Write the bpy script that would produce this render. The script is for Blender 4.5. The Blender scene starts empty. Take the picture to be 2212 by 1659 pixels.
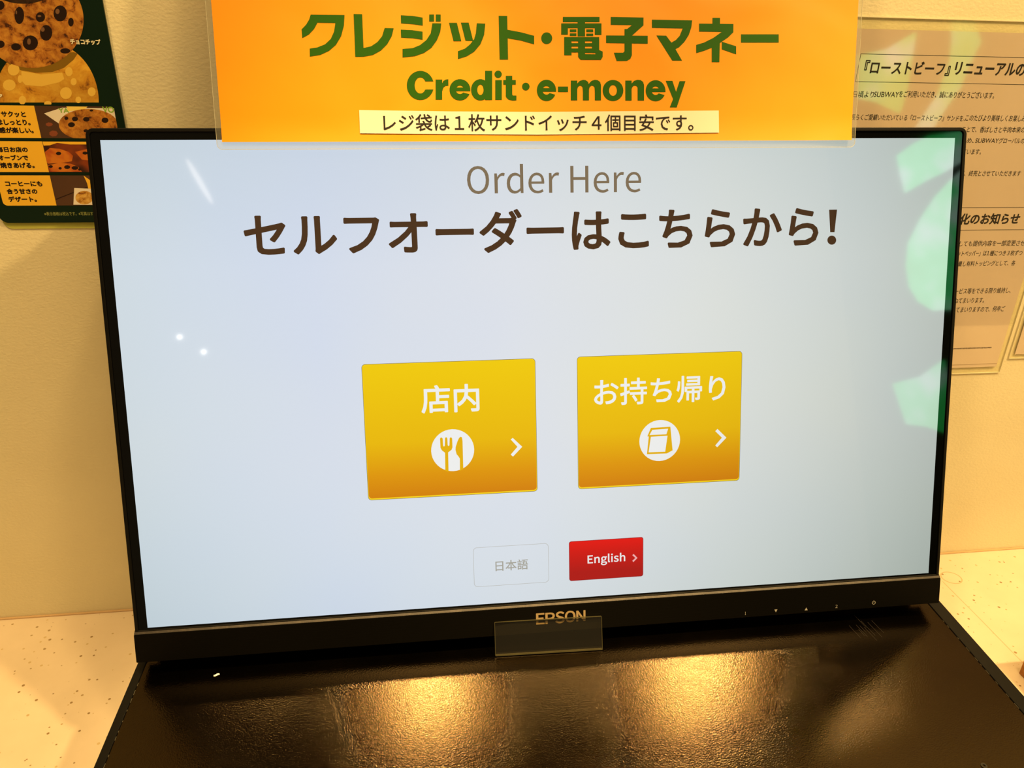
import bpy, bmesh, math, random
from mathutils import Matrix, Vector

S = bpy.context.scene
COL = S.collection
random.seed(7)

# measured layout, millimetres in the plane of each thing
D = {"kata":{"ku":[[[-137.78,69.88],[-118.75,69.97],[-119.38,64.39],[-121.33,58.46],[-124.53,53.75],[-128.62,50.45],[-133.62,48.22],[-139.65,47.22],[-139.44,51.6],
[-134.99,52.33],[-130.68,53.99],[-127.27,56.96],[-125.22,60.9],[-124.18,65.57],[-134.18,65.62],[-136.33,62.19],[-139.41,59.18],[-143.27,57.21],[-143.36,61.91],
[-140.69,64.42],[-138.78,67.22]]],"re":[[[-113.65,70.54],[-108.78,70.49],[-108.93,52.28],[-104.62,53.2],[-100.89,55.57],[-98.1,58.73],[-96.38,63.26],[-91.18,63.2],
[-92.5,58.8],[-95.34,54.37],[-99.14,50.87],[-103.87,48.43],[-109.18,47.43],[-113.98,47.33]]],"ji":[[[-86.85,70.31],[-80.13,70.03],[-74.34,69.24],[-74.38,64.8],
[-80.32,65.53],[-86.91,65.88]],[[-87.19,62.5],[-80.45,62.27],[-74.64,61.53],[-74.81,57.11],[-80.63,57.87],[-87.25,58.11]],[[-70.49,70.92],[-67.7,70.96],
[-67.84,67.14],[-70.64,67.1]],[[-66.7,70.98],[-63.84,71.02],[-63.97,67.19],[-66.84,67.16]],[[-68.87,66.19],[-63.68,66.19],[-64.37,61.65],[-66.54,56.89],
[-69.84,52.74],[-74.29,49.84],[-79.7,48.02],[-86.85,47.25],[-86.65,51.94],[-80.85,52.44],[-76.46,54.13],[-72.68,56.95],[-70.01,60.64]]],"tsu":[[[-59.25,66.57],
[-54.57,66.63],[-52.26,56.54],[-56.9,56.49]],[[-52.28,66.79],[-47.71,66.85],[-45.3,56.75],[-49.89,56.82]],[[-43.01,66.54],[-37.95,66.41],[-38.85,60.06],
[-41.15,54.95],[-44.99,50.76],[-49.47,48.16],[-54.65,46.65],[-54.52,50.99],[-50.36,52.49],[-47.25,54.88],[-44.8,57.77],[-43.7,60.96]]],"to":[[[-30.06,70.82],
[-24.98,70.83],[-24.92,46.58],[-30.06,46.54]],[[-25.13,63.22],[-17.17,61.92],[-9.18,60.03],[-9.25,55.29],[-17.25,57.32],[-25.23,58.5]]],"dot":[[[1.6,58.81],
[1.5,58.08],[1.25,57.39],[0.85,56.76],[0.32,56.23],[-0.31,55.84],[-1.02,55.59],[-1.76,55.5],[-2.49,55.57],[-3.19,55.8],[-3.82,56.19],[-4.33,56.7],[-4.72,57.32],
[-4.96,58.01],[-5.03,58.74],[-4.94,59.46],[-4.68,60.16],[-4.28,60.78],[-3.75,61.31],[-3.12,61.7],[-2.42,61.95],[-1.68,62.04],[-0.95,61.97],[-0.25,61.74],
[0.37,61.36],[0.89,60.84],[1.28,60.23],[1.52,59.54]]],"den":[[[8.06,70.73],[30.2,71.05],[30.2,68.16],[8.04,67.86]],[[16.98,70.86],[21.43,70.93],[21.39,60.13],
[16.93,60.08]],[[7.06,67.15],[31.39,67.47],[31.39,64.83],[7.04,64.52]],[[7.06,67.15],[11.07,67.2],[11.03,60.91],[7.01,60.87]],[[27.34,67.42],[31.39,67.47],
[31.39,61.03],[27.33,60.98]],[[12.23,63.88],[16.19,63.93],[16.18,62.45],[12.22,62.41]],[[12.22,61.63],[16.17,61.68],[16.17,60.27],[12.21,60.22]],[[22.17,64.01],
[26.35,64.06],[26.35,62.58],[22.17,62.53]],[[22.16,61.63],[26.35,61.68],[26.35,60.39],[22.16,60.34]],[[8.8,59.54],[13.24,59.59],[13.18,49.38],[8.72,49.34]],
[[17.21,59.63],[21.39,59.68],[21.36,48.8],[17.16,48.76]],[[25.65,59.73],[29.99,59.78],[29.99,50.83],[25.64,50.79]],[[8.8,59.54],[29.99,59.78],[29.99,57.45],
[8.78,57.22]],[[8.77,56.12],[29.99,56.35],[29.99,54.47],[8.76,54.25]],[[8.75,53.15],[29.99,53.37],[29.99,51.16],[8.73,50.95]],[[17.16,50.06],[17.16,48.44],
[18.76,46.83],[31.05,46.93],[32.1,48.57],[32.1,51.63],[29.99,52.46],[27.74,51.46],[27.74,50.03]],[[21.36,51.4],[29.99,51.48],[29.99,50.9],[21.36,50.82]]],
"shi":[[[36.97,71.15],[57.02,71.11],[57.06,66.72],[50.39,61.12],[49.97,60.47],[45.45,60.42],[45.43,64.43],[46.98,64.52],[50.0,66.75],[36.99,66.71]],[[34.19,60.74],
[59.75,60.85],[59.8,56.35],[34.2,56.46]],[[45.47,56.85],[50.0,56.89],[50.05,49.71],[49.08,47.61],[46.95,46.48],[40.72,46.36],[39.0,51.05],[44.66,51.1],
[45.5,51.96]]],"ma":[[[62.2,69.96],[87.16,69.92],[86.67,65.8],[85.18,61.54],[82.53,57.58],[79.35,54.59],[77.07,53.45],[81.3,46.9],[75.17,46.91],[65.08,61.1],
[71.15,61.04],[74.43,57.16],[77.13,58.63],[79.59,61.14],[81.3,65.28],[62.26,65.36]]],"ne":[[[99.78,71.53],[104.55,71.59],[104.65,68.0],[99.88,67.94]],[[91.51,68.15],
[113.06,68.24],[113.2,63.52],[109.95,60.51],[106.02,58.03],[104.81,57.16],[104.82,46.23],[100.01,46.19],[99.79,54.47],[94.91,52.64],[90.09,51.27],[89.98,56.01],
[94.79,57.38],[100.52,60.08],[105.86,63.62],[91.61,63.64]],[[106.02,58.03],[115.21,55.49],[115.35,50.85],[106.14,53.67]]],"bar":[[[118.05,62.39],[142.13,62.68],
[142.33,57.9],[118.21,57.64]]]},"cred":{"C":[[[-69.58,29.59],[-70.19,28.14],[-71.05,26.82],[-72.14,25.67],[-73.4,24.76],[-74.8,24.09],[-76.29,23.71],[-77.81,23.63],
[-79.3,23.84],[-80.71,24.35],[-81.99,25.12],[-83.09,26.13],[-83.97,27.36],[-84.61,28.74],[-84.97,30.23],[-85.05,31.77],[-84.84,33.32],[-84.35,34.81],[-83.6,36.19],
[-82.62,37.41],[-81.44,38.43],[-80.11,39.21],[-78.66,39.72],[-77.16,39.94],[-75.66,39.87],[-74.21,39.51],[-72.87,38.87],[-71.68,37.98],[-70.68,36.85],[-69.92,35.55],
[-69.42,34.1],[-74.16,34.01],[-74.25,34.21],[-74.57,34.83],[-74.96,35.35],[-75.41,35.78],[-75.92,36.08],[-76.46,36.26],[-77.03,36.3],[-77.59,36.22],[-78.14,36.0],
[-78.67,35.66],[-79.14,35.21],[-79.56,34.66],[-79.91,34.02],[-80.17,33.31],[-80.34,32.57],[-80.42,31.8],[-80.41,31.03],[-80.29,30.28],[-80.08,29.57],[-79.79,28.94],
[-79.42,28.39],[-78.97,27.93],[-78.48,27.6],[-77.94,27.39],[-77.38,27.31],[-76.81,27.36],[-76.25,27.54],[-75.72,27.85],[-75.23,28.28],[-74.8,28.82],[-74.43,29.44],
[-73.86,29.58]]],"r":[[[-68.13,35.2],[-64.21,35.23],[-64.61,23.86],[-68.53,23.84]],[[-64.91,30.71],[-64.57,32.65],[-63.57,34.39],[-62.05,35.24],[-60.56,35.38],
[-60.68,31.77],[-62.31,31.63],[-63.7,30.59],[-64.45,28.46]]],"e":[[[-48.37,27.04],[-49.01,26.0],[-49.84,25.1],[-50.83,24.36],[-51.95,23.83],[-53.14,23.52],
[-54.37,23.44],[-55.58,23.59],[-56.72,23.98],[-57.76,24.58],[-58.64,25.37],[-59.35,26.32],[-59.84,27.39],[-60.1,28.54],[-60.13,29.72],[-59.91,30.9],[-59.47,32.02],
[-58.81,33.04],[-57.96,33.92],[-56.95,34.62],[-55.83,35.13],[-54.64,35.42],[-53.42,35.47],[-52.22,35.3],[-51.09,34.89],[-50.07,34.27],[-49.2,33.47],[-48.51,32.51],
[-48.04,31.43],[-47.79,30.27],[-47.79,29.08],[-47.79,28.72],[-51.74,28.7],[-51.58,29.74],[-51.61,29.9],[-51.74,30.42],[-52.0,30.89],[-52.35,31.29],[-52.78,31.59],
[-53.28,31.79],[-53.81,31.86],[-54.35,31.82],[-54.86,31.65],[-55.34,31.38],[-55.74,31.0],[-56.05,30.55],[-56.26,30.04],[-56.34,29.5],[-56.31,28.96],[-56.15,28.45],
[-55.89,27.99],[-55.52,27.6],[-55.08,27.31],[-54.57,27.13],[-54.04,27.07],[-53.5,27.14],[-52.99,27.32],[-52.52,27.61],[-52.13,28.0]],[[-56.71,30.75],[-47.87,30.8],
[-47.92,28.72],[-56.78,28.68]]],"d":[[[-38.81,40.22],[-34.58,40.25],[-34.97,23.75],[-39.23,23.74]],[[-36.2,29.55],[-36.36,28.29],[-36.75,27.09],[-37.37,25.99],
[-38.18,25.04],[-39.15,24.29],[-40.23,23.77],[-41.39,23.51],[-42.57,23.5],[-43.71,23.76],[-44.77,24.27],[-45.7,25.01],[-46.45,25.95],[-47.01,27.04],[-47.34,28.24],
[-47.42,29.5],[-47.27,30.75],[-46.87,31.95],[-46.26,33.05],[-45.45,33.99],[-44.49,34.73],[-43.4,35.25],[-42.25,35.52],[-41.08,35.52],[-39.94,35.27],[-38.89,34.77],
[-37.96,34.03],[-37.19,33.1],[-36.63,32.01],[-36.3,30.81],[-36.2,29.56],[-39.97,29.54],[-40.0,30.14],[-40.1,30.72],[-40.28,31.25],[-40.53,31.7],[-40.83,32.06],
[-41.18,32.31],[-41.55,32.43],[-41.94,32.43],[-42.32,32.3],[-42.68,32.05],[-43.0,31.69],[-43.27,31.23],[-43.48,30.7],[-43.61,30.12],[-43.67,29.52],[-43.64,28.91],
[-43.54,28.33],[-43.36,27.8],[-43.12,27.35],[-42.81,26.99],[-42.47,26.74],[-42.09,26.61],[-41.7,26.62],[-41.32,26.74],[-40.96,27.0],[-40.64,27.36],[-40.37,27.81],
[-40.16,28.34],[-40.03,28.93],[-39.97,29.53]]],"i":[[[-32.92,35.02],[-28.94,35.05],[-29.18,23.84],[-33.18,23.82]],[[-28.87,38.35],[-28.93,37.89],[-29.1,37.45],
[-29.37,37.06],[-29.73,36.73],[-30.15,36.48],[-30.62,36.32],[-31.11,36.26],[-31.6,36.31],[-32.06,36.46],[-32.47,36.71],[-32.81,37.03],[-33.06,37.43],[-33.21,37.86],
[-33.25,38.32],[-33.19,38.78],[-33.02,39.22],[-32.75,39.62],[-32.39,39.95],[-31.97,40.19],[-31.5,40.35],[-31.02,40.41],[-30.53,40.36],[-30.07,40.21],[-29.66,39.96],
[-29.32,39.64],[-29.07,39.25],[-28.91,38.81]]],"t":[[[-26.55,37.52],[-22.63,37.55],[-22.86,25.69],[-26.8,25.68]],[[-28.11,35.12],[-20.54,35.16],[-20.59,32.49],
[-28.17,32.45]],[[-26.77,26.98],[-22.83,27.0],[-22.5,26.35],[-20.35,26.35],[-20.41,23.6],[-22.69,23.46],[-25.1,23.98],[-26.46,25.15]]],"dot":[[[-12.37,31.49],
[-12.43,30.99],[-12.61,30.52],[-12.89,30.1],[-13.26,29.75],[-13.7,29.48],[-14.18,29.31],[-14.69,29.25],[-15.2,29.31],[-15.68,29.47],[-16.11,29.73],[-16.47,30.08],
[-16.73,30.5],[-16.89,30.97],[-16.94,31.47],[-16.88,31.96],[-16.7,32.43],[-16.42,32.85],[-16.05,33.2],[-15.62,33.47],[-15.13,33.64],[-14.62,33.7],[-14.11,33.64],
[-13.63,33.48],[-13.2,33.22],[-12.85,32.87],[-12.58,32.45],[-12.42,31.98]]],"e2":[[[3.13,26.91],[2.55,25.86],[1.78,24.94],[0.85,24.2],[-0.2,23.66],[-1.32,23.34],
[-2.48,23.26],[-3.63,23.42],[-4.72,23.81],[-5.71,24.42],[-6.56,25.22],[-7.24,26.18],[-7.73,27.27],[-8.0,28.43],[-8.04,29.63],[-7.86,30.82],[-7.46,31.96],
[-6.85,32.99],[-6.06,33.88],[-5.12,34.6],[-4.07,35.11],[-2.95,35.4],[-1.79,35.45],[-0.65,35.27],[0.43,34.86],[1.4,34.24],[2.24,33.42],[2.91,32.45],[3.37,31.35],
[3.62,30.18],[3.65,28.97],[3.66,28.61],[0.02,28.6],[0.17,29.65],[0.14,29.81],[-0.01,30.33],[-0.27,30.81],[-0.63,31.21],[-1.06,31.52],[-1.56,31.72],[-2.09,31.8],
[-2.63,31.75],[-3.14,31.59],[-3.61,31.31],[-4.0,30.93],[-4.3,30.47],[-4.5,29.95],[-4.57,29.41],[-4.53,28.86],[-4.36,28.34],[-4.09,27.87],[-3.72,27.48],
[-3.27,27.19],[-2.76,27.01],[-2.23,26.95],[-1.7,27.01],[-1.19,27.2],[-0.73,27.49],[-0.35,27.89]],[[-4.97,30.67],[3.54,30.71],[3.52,28.61],[-5.0,28.58]]],
"hyphen":[[[4.8,31.57],[10.97,31.6],[10.95,28.45],[4.78,28.42]]],"m":[[[12.6,35.02],[16.6,35.05],[16.55,23.71],[12.53,23.7]],[[19.97,32.44],[23.77,32.46],
[23.75,23.73],[19.94,23.72]],[[27.3,32.47],[31.12,32.49],[31.13,23.76],[27.3,23.74]],[[16.03,32.42],[16.88,33.74],[18.15,34.92],[20.12,35.53],[21.67,35.34],
[23.21,34.3],[23.77,32.46],[23.76,28.5],[19.95,28.48],[19.82,31.12],[18.98,32.04],[18.14,32.16],[17.01,31.37],[16.44,29.79]],[[23.21,32.45],[24.06,33.77],
[25.33,34.97],[27.31,35.57],[29.0,35.38],[30.56,34.34],[31.12,32.49],[31.13,28.53],[27.3,28.51],[27.16,31.15],[26.31,32.07],[25.33,32.2],[24.19,31.4],[23.63,29.82]]],
"o":[[[44.92,29.52],[44.79,28.25],[44.38,27.03],[43.71,25.92],[42.82,24.97],[41.74,24.21],[40.51,23.69],[39.2,23.42],[37.86,23.41],[36.55,23.67],[35.32,24.19],
[34.24,24.94],[33.34,25.88],[32.67,26.98],[32.26,28.19],[32.12,29.46],[32.26,30.72],[32.67,31.93],[33.33,33.04],[34.22,33.98],[35.3,34.74],[36.51,35.26],
[37.82,35.53],[39.15,35.54],[40.46,35.28],[41.68,34.78],[42.77,34.04],[43.67,33.1],[44.35,32.0],[44.77,30.79],[44.92,29.52],[40.93,29.5],[40.87,30.15],
[40.71,30.77],[40.46,31.33],[40.12,31.81],[39.71,32.19],[39.24,32.45],[38.75,32.58],[38.25,32.58],[37.75,32.44],[37.29,32.17],[36.88,31.79],[36.55,31.31],
[36.3,30.74],[36.14,30.12],[36.09,29.48],[36.15,28.83],[36.3,28.21],[36.56,27.65],[36.9,27.17],[37.31,26.78],[37.77,26.52],[38.27,26.39],[38.77,26.39],
[39.27,26.53],[39.73,26.79],[40.14,27.18],[40.47,27.66],[40.72,28.23],[40.88,28.85],[40.93,29.5]]],"n":[[[46.1,35.22],[50.02,35.24],[50.11,23.68],[46.17,23.67]],
[[53.76,32.61],[57.77,32.63],[57.86,23.7],[53.84,23.69]],[[49.47,32.59],[50.32,33.92],[51.59,35.12],[53.59,35.72],[55.59,35.54],[57.18,34.48],[57.77,32.63],
[57.81,28.64],[53.94,28.62],[53.77,31.28],[52.9,32.21],[51.61,32.33],[50.48,31.53],[49.92,29.94]]],"e3":[[[70.7,26.99],[70.11,25.94],[69.31,25.02],[68.35,24.27],
[67.26,23.73],[66.08,23.41],[64.86,23.33],[63.64,23.49],[62.48,23.88],[61.41,24.49],[60.49,25.29],[59.74,26.26],[59.2,27.35],[58.89,28.52],[58.81,29.73],
[58.98,30.93],[59.37,32.06],[59.99,33.1],[60.8,34.0],[61.77,34.72],[62.87,35.23],[64.06,35.53],[65.27,35.58],[66.48,35.4],[67.63,34.99],[68.68,34.36],[69.59,33.54],
[70.32,32.56],[70.84,31.46],[71.13,30.28],[71.19,29.07],[71.21,28.7],[67.31,28.68],[67.44,29.75],[67.4,29.91],[67.24,30.44],[66.96,30.93],[66.58,31.34],
[66.11,31.65],[65.6,31.85],[65.05,31.93],[64.5,31.89],[63.97,31.72],[63.5,31.43],[63.1,31.05],[62.8,30.58],[62.61,30.06],[62.55,29.5],[62.61,28.95],[62.79,28.42],
[63.08,27.94],[63.48,27.55],[63.95,27.25],[64.47,27.06],[65.03,27.0],[65.58,27.07],[66.1,27.26],[66.56,27.56],[66.95,27.96]],[[62.1,30.79],[71.03,30.83],
[71.07,28.7],[62.12,28.66]]],"y":[[[71.25,35.23],[75.44,35.25],[77.86,28.92],[79.93,35.08],[83.7,35.1],[78.46,19.8],[74.03,19.79],[76.05,24.7]]]},"sign":{"bl":[-192.07,0.61],
"br":[192.06,-0.69],"tl":[-189.69,76.82],"tr":[194.35,83.17],"lbl":[-194.96,-3.25],"lbr":[195.42,-4.95],"sticker":[[-113.21,17.86],[-60.79,17.16],[-8.09,16.97],
[105.06,17.95],[105.42,4.79],[-8.27,3.75],[-113.36,4.72]]},"stext":[-99.62,89.03,5.85,15.57],"t_self":[-187.66,172.3,228.5,254.89],"t_order":[-54.08,54.51,264.05,281.74],
"excl":[[179.0,251.91],[184.44,251.93],[183.3,237.59],[180.37,237.63]],"excldot":[[184.69,232.48],[184.64,231.83],[184.44,231.22],[184.1,230.67],[183.64,230.22],
[183.08,229.88],[182.45,229.68],[181.78,229.62],[181.1,229.7],[180.45,229.93],[179.86,230.28],[179.37,230.75],[178.98,231.31],[178.73,231.93],[178.63,232.58],
[178.68,233.23],[178.88,233.84],[179.22,234.38],[179.68,234.83],[180.24,235.17],[180.87,235.38],[181.54,235.44],[182.21,235.35],[182.86,235.13],[183.45,234.77],
[183.95,234.3],[184.33,233.75],[184.58,233.13]],"b1":[[-122.26,161.84],[-14.25,161.78],[-14.55,75.5],[-122.8,74.94]],"b2":[[12.98,161.85],[122.51,161.93],
[122.37,74.94],[13.06,75.35]],"b3":[[-57.14,39.4],[-7.28,39.28],[-7.68,12.25],[-57.48,12.26]],"b4":[[6.35,39.49],[56.44,39.16],[56.53,12.18],[6.43,12.2]],
"t_ten":[-87.08,-50.35,129.41,147.37],"t_mochi":[23.66,111.79,129.52,147.26],"t_nihon":[-42.91,-21.28,22.21,29.4],"t_eng":[18.6,44.33,21.61,29.49],"circ1":[-81.91,-54.66,91.24,118.7],
"fork":[[-76.08,112.94],[-75.69,113.57],[-74.9,113.54],[-74.39,112.86],[-74.29,108.23],[-73.78,107.66],[-73.23,108.18],[-72.9,113.06],[-72.51,113.59],[-71.87,113.56],
[-71.47,112.83],[-71.36,108.36],[-70.85,107.79],[-70.3,108.31],[-69.98,112.93],[-69.44,113.44],[-68.8,113.31],[-68.4,112.58],[-68.38,106.85],[-69.07,105.25],
[-71.25,103.72],[-71.42,91.04],[-73.48,91.7],[-73.23,103.54],[-75.19,105.27],[-76.03,106.95]],"knife":[[-62.94,113.58],[-62.16,113.1],[-61.86,110.64],[-61.95,92.21],
[-64.13,91.33],[-63.93,99.24],[-64.69,100.65],[-65.97,102.36],[-66.52,105.12],[-66.35,107.03],[-65.17,110.52],[-64.03,112.81]],"chev1":[[-30.97,110.28],
[-29.6,111.2],[-23.6,105.08],[-29.71,98.91],[-31.2,100.26],[-26.69,105.23]],"circ2":[53.72,81.39,91.16,118.53],"bag":[[61.5,113.67],[74.64,113.85],[76.3,97.86],
[72.36,95.93],[58.93,96.11],[60.08,107.94],[59.12,108.1]],"bagw1":[[62.47,112.31],[73.14,112.6],[71.96,108.89],[60.62,108.93]],"bagw2":[[61.53,107.69],
[72.75,107.95],[71.26,97.2],[60.01,97.33]],"chev2":[[105.32,109.46],[106.83,110.9],[113.1,104.69],[106.87,98.49],[105.49,99.77],[110.01,104.83]],"chev3":[[49.14,27.27],
[50.07,28.08],[52.74,25.12],[49.86,22.37],[49.14,23.38],[51.3,25.22]],"epson":[[-16.95,-11.13,-15.99,-8.11],[-10.67,-4.29,-15.99,-8.19],[-3.98,2.41,-16.25,-7.89],
[2.47,9.75,-16.12,-7.89],[10.22,16.55,-15.85,-8.21]],"marks":[[128.38,-19.02],[150.3,-18.81],[172.32,-19.05],[194.53,-18.83],[222.15,-18.16]],"acr_top":[[-45.19,-11.85],
[26.53,-12.82]],"acr_bot":[[-44.93,6.57],[26.84,8.17]],"ptext":{"サクッと":[-343.71,-329.24,287.84,291.34],"はしっとり。":[-347.36,-327.64,283.01,286.45],"感が楽しい。":[-347.13,-326.84,278.08,281.73],
"毎日お店の":[-351.36,-332.94,266.4,269.79],"オーブンで":[-351.69,-333.8,261.39,264.8],"焼きあげる。":[-351.75,-331.09,256.48,260.06],"コーヒーにも":[-351.54,-328.96,244.84,248.35],
"合う甘さの":[-351.78,-333.04,239.9,243.43],"デザート。":[-351.88,-334.55,234.82,238.48],"※表示価格は税込です。※写真はす":[-331.96,-301.37,225.66,228.1]},"pt_small":[-294.09,-276.43,330.65,333.93],
"pt_a":[-343.62,-340.23,298.1,301.37],"poster":{"outer":[[-271.04,355.57],[-271.12,282.65],[-360.14,223.59],[-356.95,220.82],[-302.1,221.11]],"y1":[-345.41,-323.25,275.42,294.42],
"ph1":[-323.25,-275.82,275.61,294.92],"y2":[-350.55,-323.08,254.07,273.12],"ph2":[-323.08,-275.82,254.31,273.37],"y3":[-355.43,-323.02,232.4,251.8],"ph3":[-323.02,-275.82,232.66,251.96],
"paper1":[[-318.25,290.24],[-306.88,294.71],[-274.56,295.1],[-275.98,283.47],[-310.93,284.34]],"papery":[[-304.11,294.65],[-291.51,294.81],[-293.78,292.76],
[-303.79,291.71]],"cookie3":[[-275.27,283.95],[-275.85,282.28],[-276.96,280.65],[-278.58,279.12],[-280.64,277.72],[-283.09,276.51],[-285.85,275.53],[-288.84,274.79],
[-291.95,274.33],[-295.11,274.17],[-298.2,274.29],[-301.13,274.71],[-303.81,275.4],[-306.17,276.35],[-308.12,277.52],[-309.61,278.87],[-310.6,280.37],[-311.06,281.97],
[-310.98,283.62],[-310.37,285.27],[-309.23,286.88],[-307.62,288.38],[-305.57,289.75],[-303.16,290.93],[-300.44,291.9],[-297.51,292.62],[-294.45,293.08],
[-291.34,293.26],[-288.29,293.15],[-285.38,292.76],[-282.7,292.1],[-280.33,291.18],[-278.34,290.04],[-276.8,288.7],[-275.76,287.21],[-275.24,285.61]],"chips3":[[[-304.43,287.47],
[-304.7,286.95],[-305.21,286.56],[-305.82,286.42],[-306.38,286.55],[-306.72,286.93],[-306.77,287.45],[-306.51,287.97],[-306.0,288.35],[-305.39,288.5],[-304.83,288.37],
[-304.48,287.99]],[[-298.65,287.15],[-299.05,286.44],[-299.84,285.91],[-300.82,285.71],[-301.72,285.89],[-302.3,286.41],[-302.4,287.11],[-302.01,287.83],
[-301.22,288.35],[-300.24,288.55],[-299.34,288.37],[-298.76,287.86]],[[-291.77,287.03],[-292.18,286.32],[-293.01,285.79],[-294.03,285.59],[-294.98,285.77],
[-295.6,286.28],[-295.73,286.99],[-295.32,287.71],[-294.49,288.23],[-293.47,288.43],[-292.52,288.25],[-291.9,287.74]],[[-280.4,286.53],[-280.84,285.69],
[-281.74,285.07],[-282.85,284.84],[-283.87,285.05],[-284.54,285.65],[-284.66,286.49],[-284.22,287.32],[-283.32,287.94],[-282.22,288.17],[-281.19,287.96],
[-280.53,287.36]],[[-301.24,283.62],[-301.68,282.85],[-302.57,282.29],[-303.67,282.07],[-304.69,282.27],[-305.35,282.82],[-305.47,283.58],[-305.03,284.34],
[-304.15,284.91],[-303.05,285.12],[-302.03,284.93],[-301.37,284.38]],[[-293.97,279.96],[-294.25,279.47],[-294.84,279.12],[-295.58,278.98],[-296.26,279.11],
[-296.71,279.45],[-296.81,279.93],[-296.52,280.41],[-295.93,280.77],[-295.2,280.9],[-294.51,280.78],[-294.06,280.43]],[[-288.52,292.35],[-288.74,292.02],
[-289.2,291.78],[-289.78,291.68],[-290.33,291.76],[-290.69,292.0],[-290.78,292.33],[-290.56,292.66],[-290.1,292.91],[-289.52,293.0],[-288.98,292.92],[-288.61,292.68]]],
"crumbs":[[[-314.42,283.69],[-315.47,282.71],[-317.42,282.46],[-318.8,283.11],[-318.56,284.18],[-316.9,284.86],[-315.06,284.64]],[[-312.57,278.13],[-313.91,276.62],
[-316.3,276.24],[-317.92,277.26],[-317.56,278.92],[-315.5,279.97],[-313.27,279.62]]],"lett1":[-309.38,-303.09,290.74,293.55],"lett2":[-282.88,-275.89,291.05,294.82],
"band2":[[-322.93,273.12],[-291.92,273.46],[-292.3,271.51],[-306.57,271.43],[-314.4,272.35],[-318.96,270.87],[-322.87,270.61]],"cook2a":[[-322.92,266.73],
[-319.32,269.17],[-313.76,268.72],[-308.47,266.8],[-306.36,264.36],[-307.78,260.91],[-313.71,259.9],[-322.38,259.39],[-323.22,259.88]],"cook2b":[[-322.59,258.4],
[-315.62,259.9],[-309.04,259.42],[-304.65,257.45],[-302.9,254.22],[-323.2,254.29]],"cook2c":[[-304.66,266.81],[-296.16,268.81],[-290.61,267.86],[-291.94,260.96],
[-301.36,261.92]],"chips2":[[[-320.03,257.52],[-320.46,256.94],[-321.32,256.64],[-322.19,256.74],[-322.68,257.21],[-322.55,257.81],[-321.86,258.28],[-320.94,258.39],
[-320.22,258.09]],[[-309.5,257.19],[-310.11,256.4],[-311.33,255.97],[-312.59,256.11],[-313.3,256.76],[-313.12,257.61],[-312.15,258.26],[-310.83,258.41],
[-309.78,257.99]],[[-304.56,256.71],[-305.23,255.91],[-306.6,255.48],[-308.02,255.62],[-308.84,256.27],[-308.66,257.12],[-307.58,257.78],[-306.1,257.93],
[-304.91,257.51]],[[-313.19,265.8],[-313.72,265.1],[-314.78,264.73],[-315.87,264.85],[-316.48,265.42],[-316.33,266.15],[-315.48,266.72],[-314.34,266.85],
[-313.43,266.49]],[[-303.08,255.72],[-303.41,255.2],[-304.03,254.93],[-304.66,255.02],[-305.0,255.44],[-304.89,255.99],[-304.38,256.4],[-303.72,256.5],
[-303.2,256.23]],[[-314.82,256.44],[-315.17,255.93],[-315.85,255.65],[-316.54,255.75],[-316.92,256.16],[-316.8,256.71],[-316.25,257.12],[-315.52,257.22],
[-314.96,256.95]],[[-296.93,266.12],[-297.45,265.48],[-298.51,265.14],[-299.61,265.25],[-300.25,265.77],[-300.11,266.44],[-299.28,266.95],[-298.13,267.08],
[-297.2,266.75]]],"plank":[[-322.85,236.64],[-310.33,241.36],[-300.9,244.8],[-301.0,244.3],[-310.46,240.75],[-322.88,236.03]],"paper3":[[-309.83,243.8],
[-298.76,243.28],[-300.34,232.7],[-312.55,232.85]],"cup3":[[-302.41,251.82],[-299.11,248.95],[-293.77,248.95],[-295.82,243.37],[-301.18,243.38],[-301.21,246.93]],
"cook3":[[-299.16,237.5],[-299.57,236.35],[-300.34,235.29],[-301.42,234.37],[-302.73,233.67],[-304.17,233.23],[-305.66,233.09],[-307.09,233.24],[-308.35,233.69],
[-309.37,234.4],[-310.08,235.32],[-310.42,236.39],[-310.38,237.53],[-309.96,238.67],[-309.19,239.72],[-308.11,240.63],[-306.82,241.33],[-305.38,241.76],
[-303.9,241.91],[-302.48,241.76],[-301.22,241.32],[-300.2,240.62],[-299.48,239.7],[-299.13,238.64]],"cookie1":[[-283.89,344.4],[-284.61,341.63],[-285.64,338.86],
[-286.99,336.13],[-288.64,333.48],[-290.58,330.93],[-292.77,328.52],[-295.2,326.27],[-297.84,324.21],[-300.65,322.36],[-303.62,320.75],[-306.7,319.39],
[-309.85,318.31],[-313.04,317.51],[-316.24,317.0],[-319.39,316.8],[-322.48,316.89],[-325.46,317.29],[-328.29,317.97],[-330.95,318.95],[-333.41,320.19],
[-335.63,321.69],[-337.6,323.43],[-339.29,325.38],[-340.69,327.53],[-341.78,329.84],[-342.56,332.3],[-343.01,334.86],[-343.13,337.51],[-342.93,340.22],
[-342.41,342.95],[-341.58,345.68],[-340.45,348.37],[-339.02,351.0],[-337.33,353.54],[-335.38,355.97],[-333.21,358.25],[-330.82,360.38],[-328.26,362.31],
[-325.54,364.05],[-322.69,365.57],[-319.75,366.85],[-316.74,367.88],[-313.69,368.65],[-310.64,369.15],[-307.61,369.38],[-304.65,369.34],[-301.77,369.02],
[-299.0,368.43],[-296.39,367.57],[-293.94,366.45],[-291.7,365.07],[-289.69,363.46],[-287.92,361.63],[-286.43,359.6],[-285.22,357.38],[-284.31,355.0],[-283.71,352.49],
[-283.44,349.86],[-283.5,347.16]],"cookie2":[[-284.3,297.18],[-346.42,296.39],[-345.55,299.5],[-344.46,302.57],[-343.16,305.59],[-341.66,308.53],[-339.97,311.36],
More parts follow.
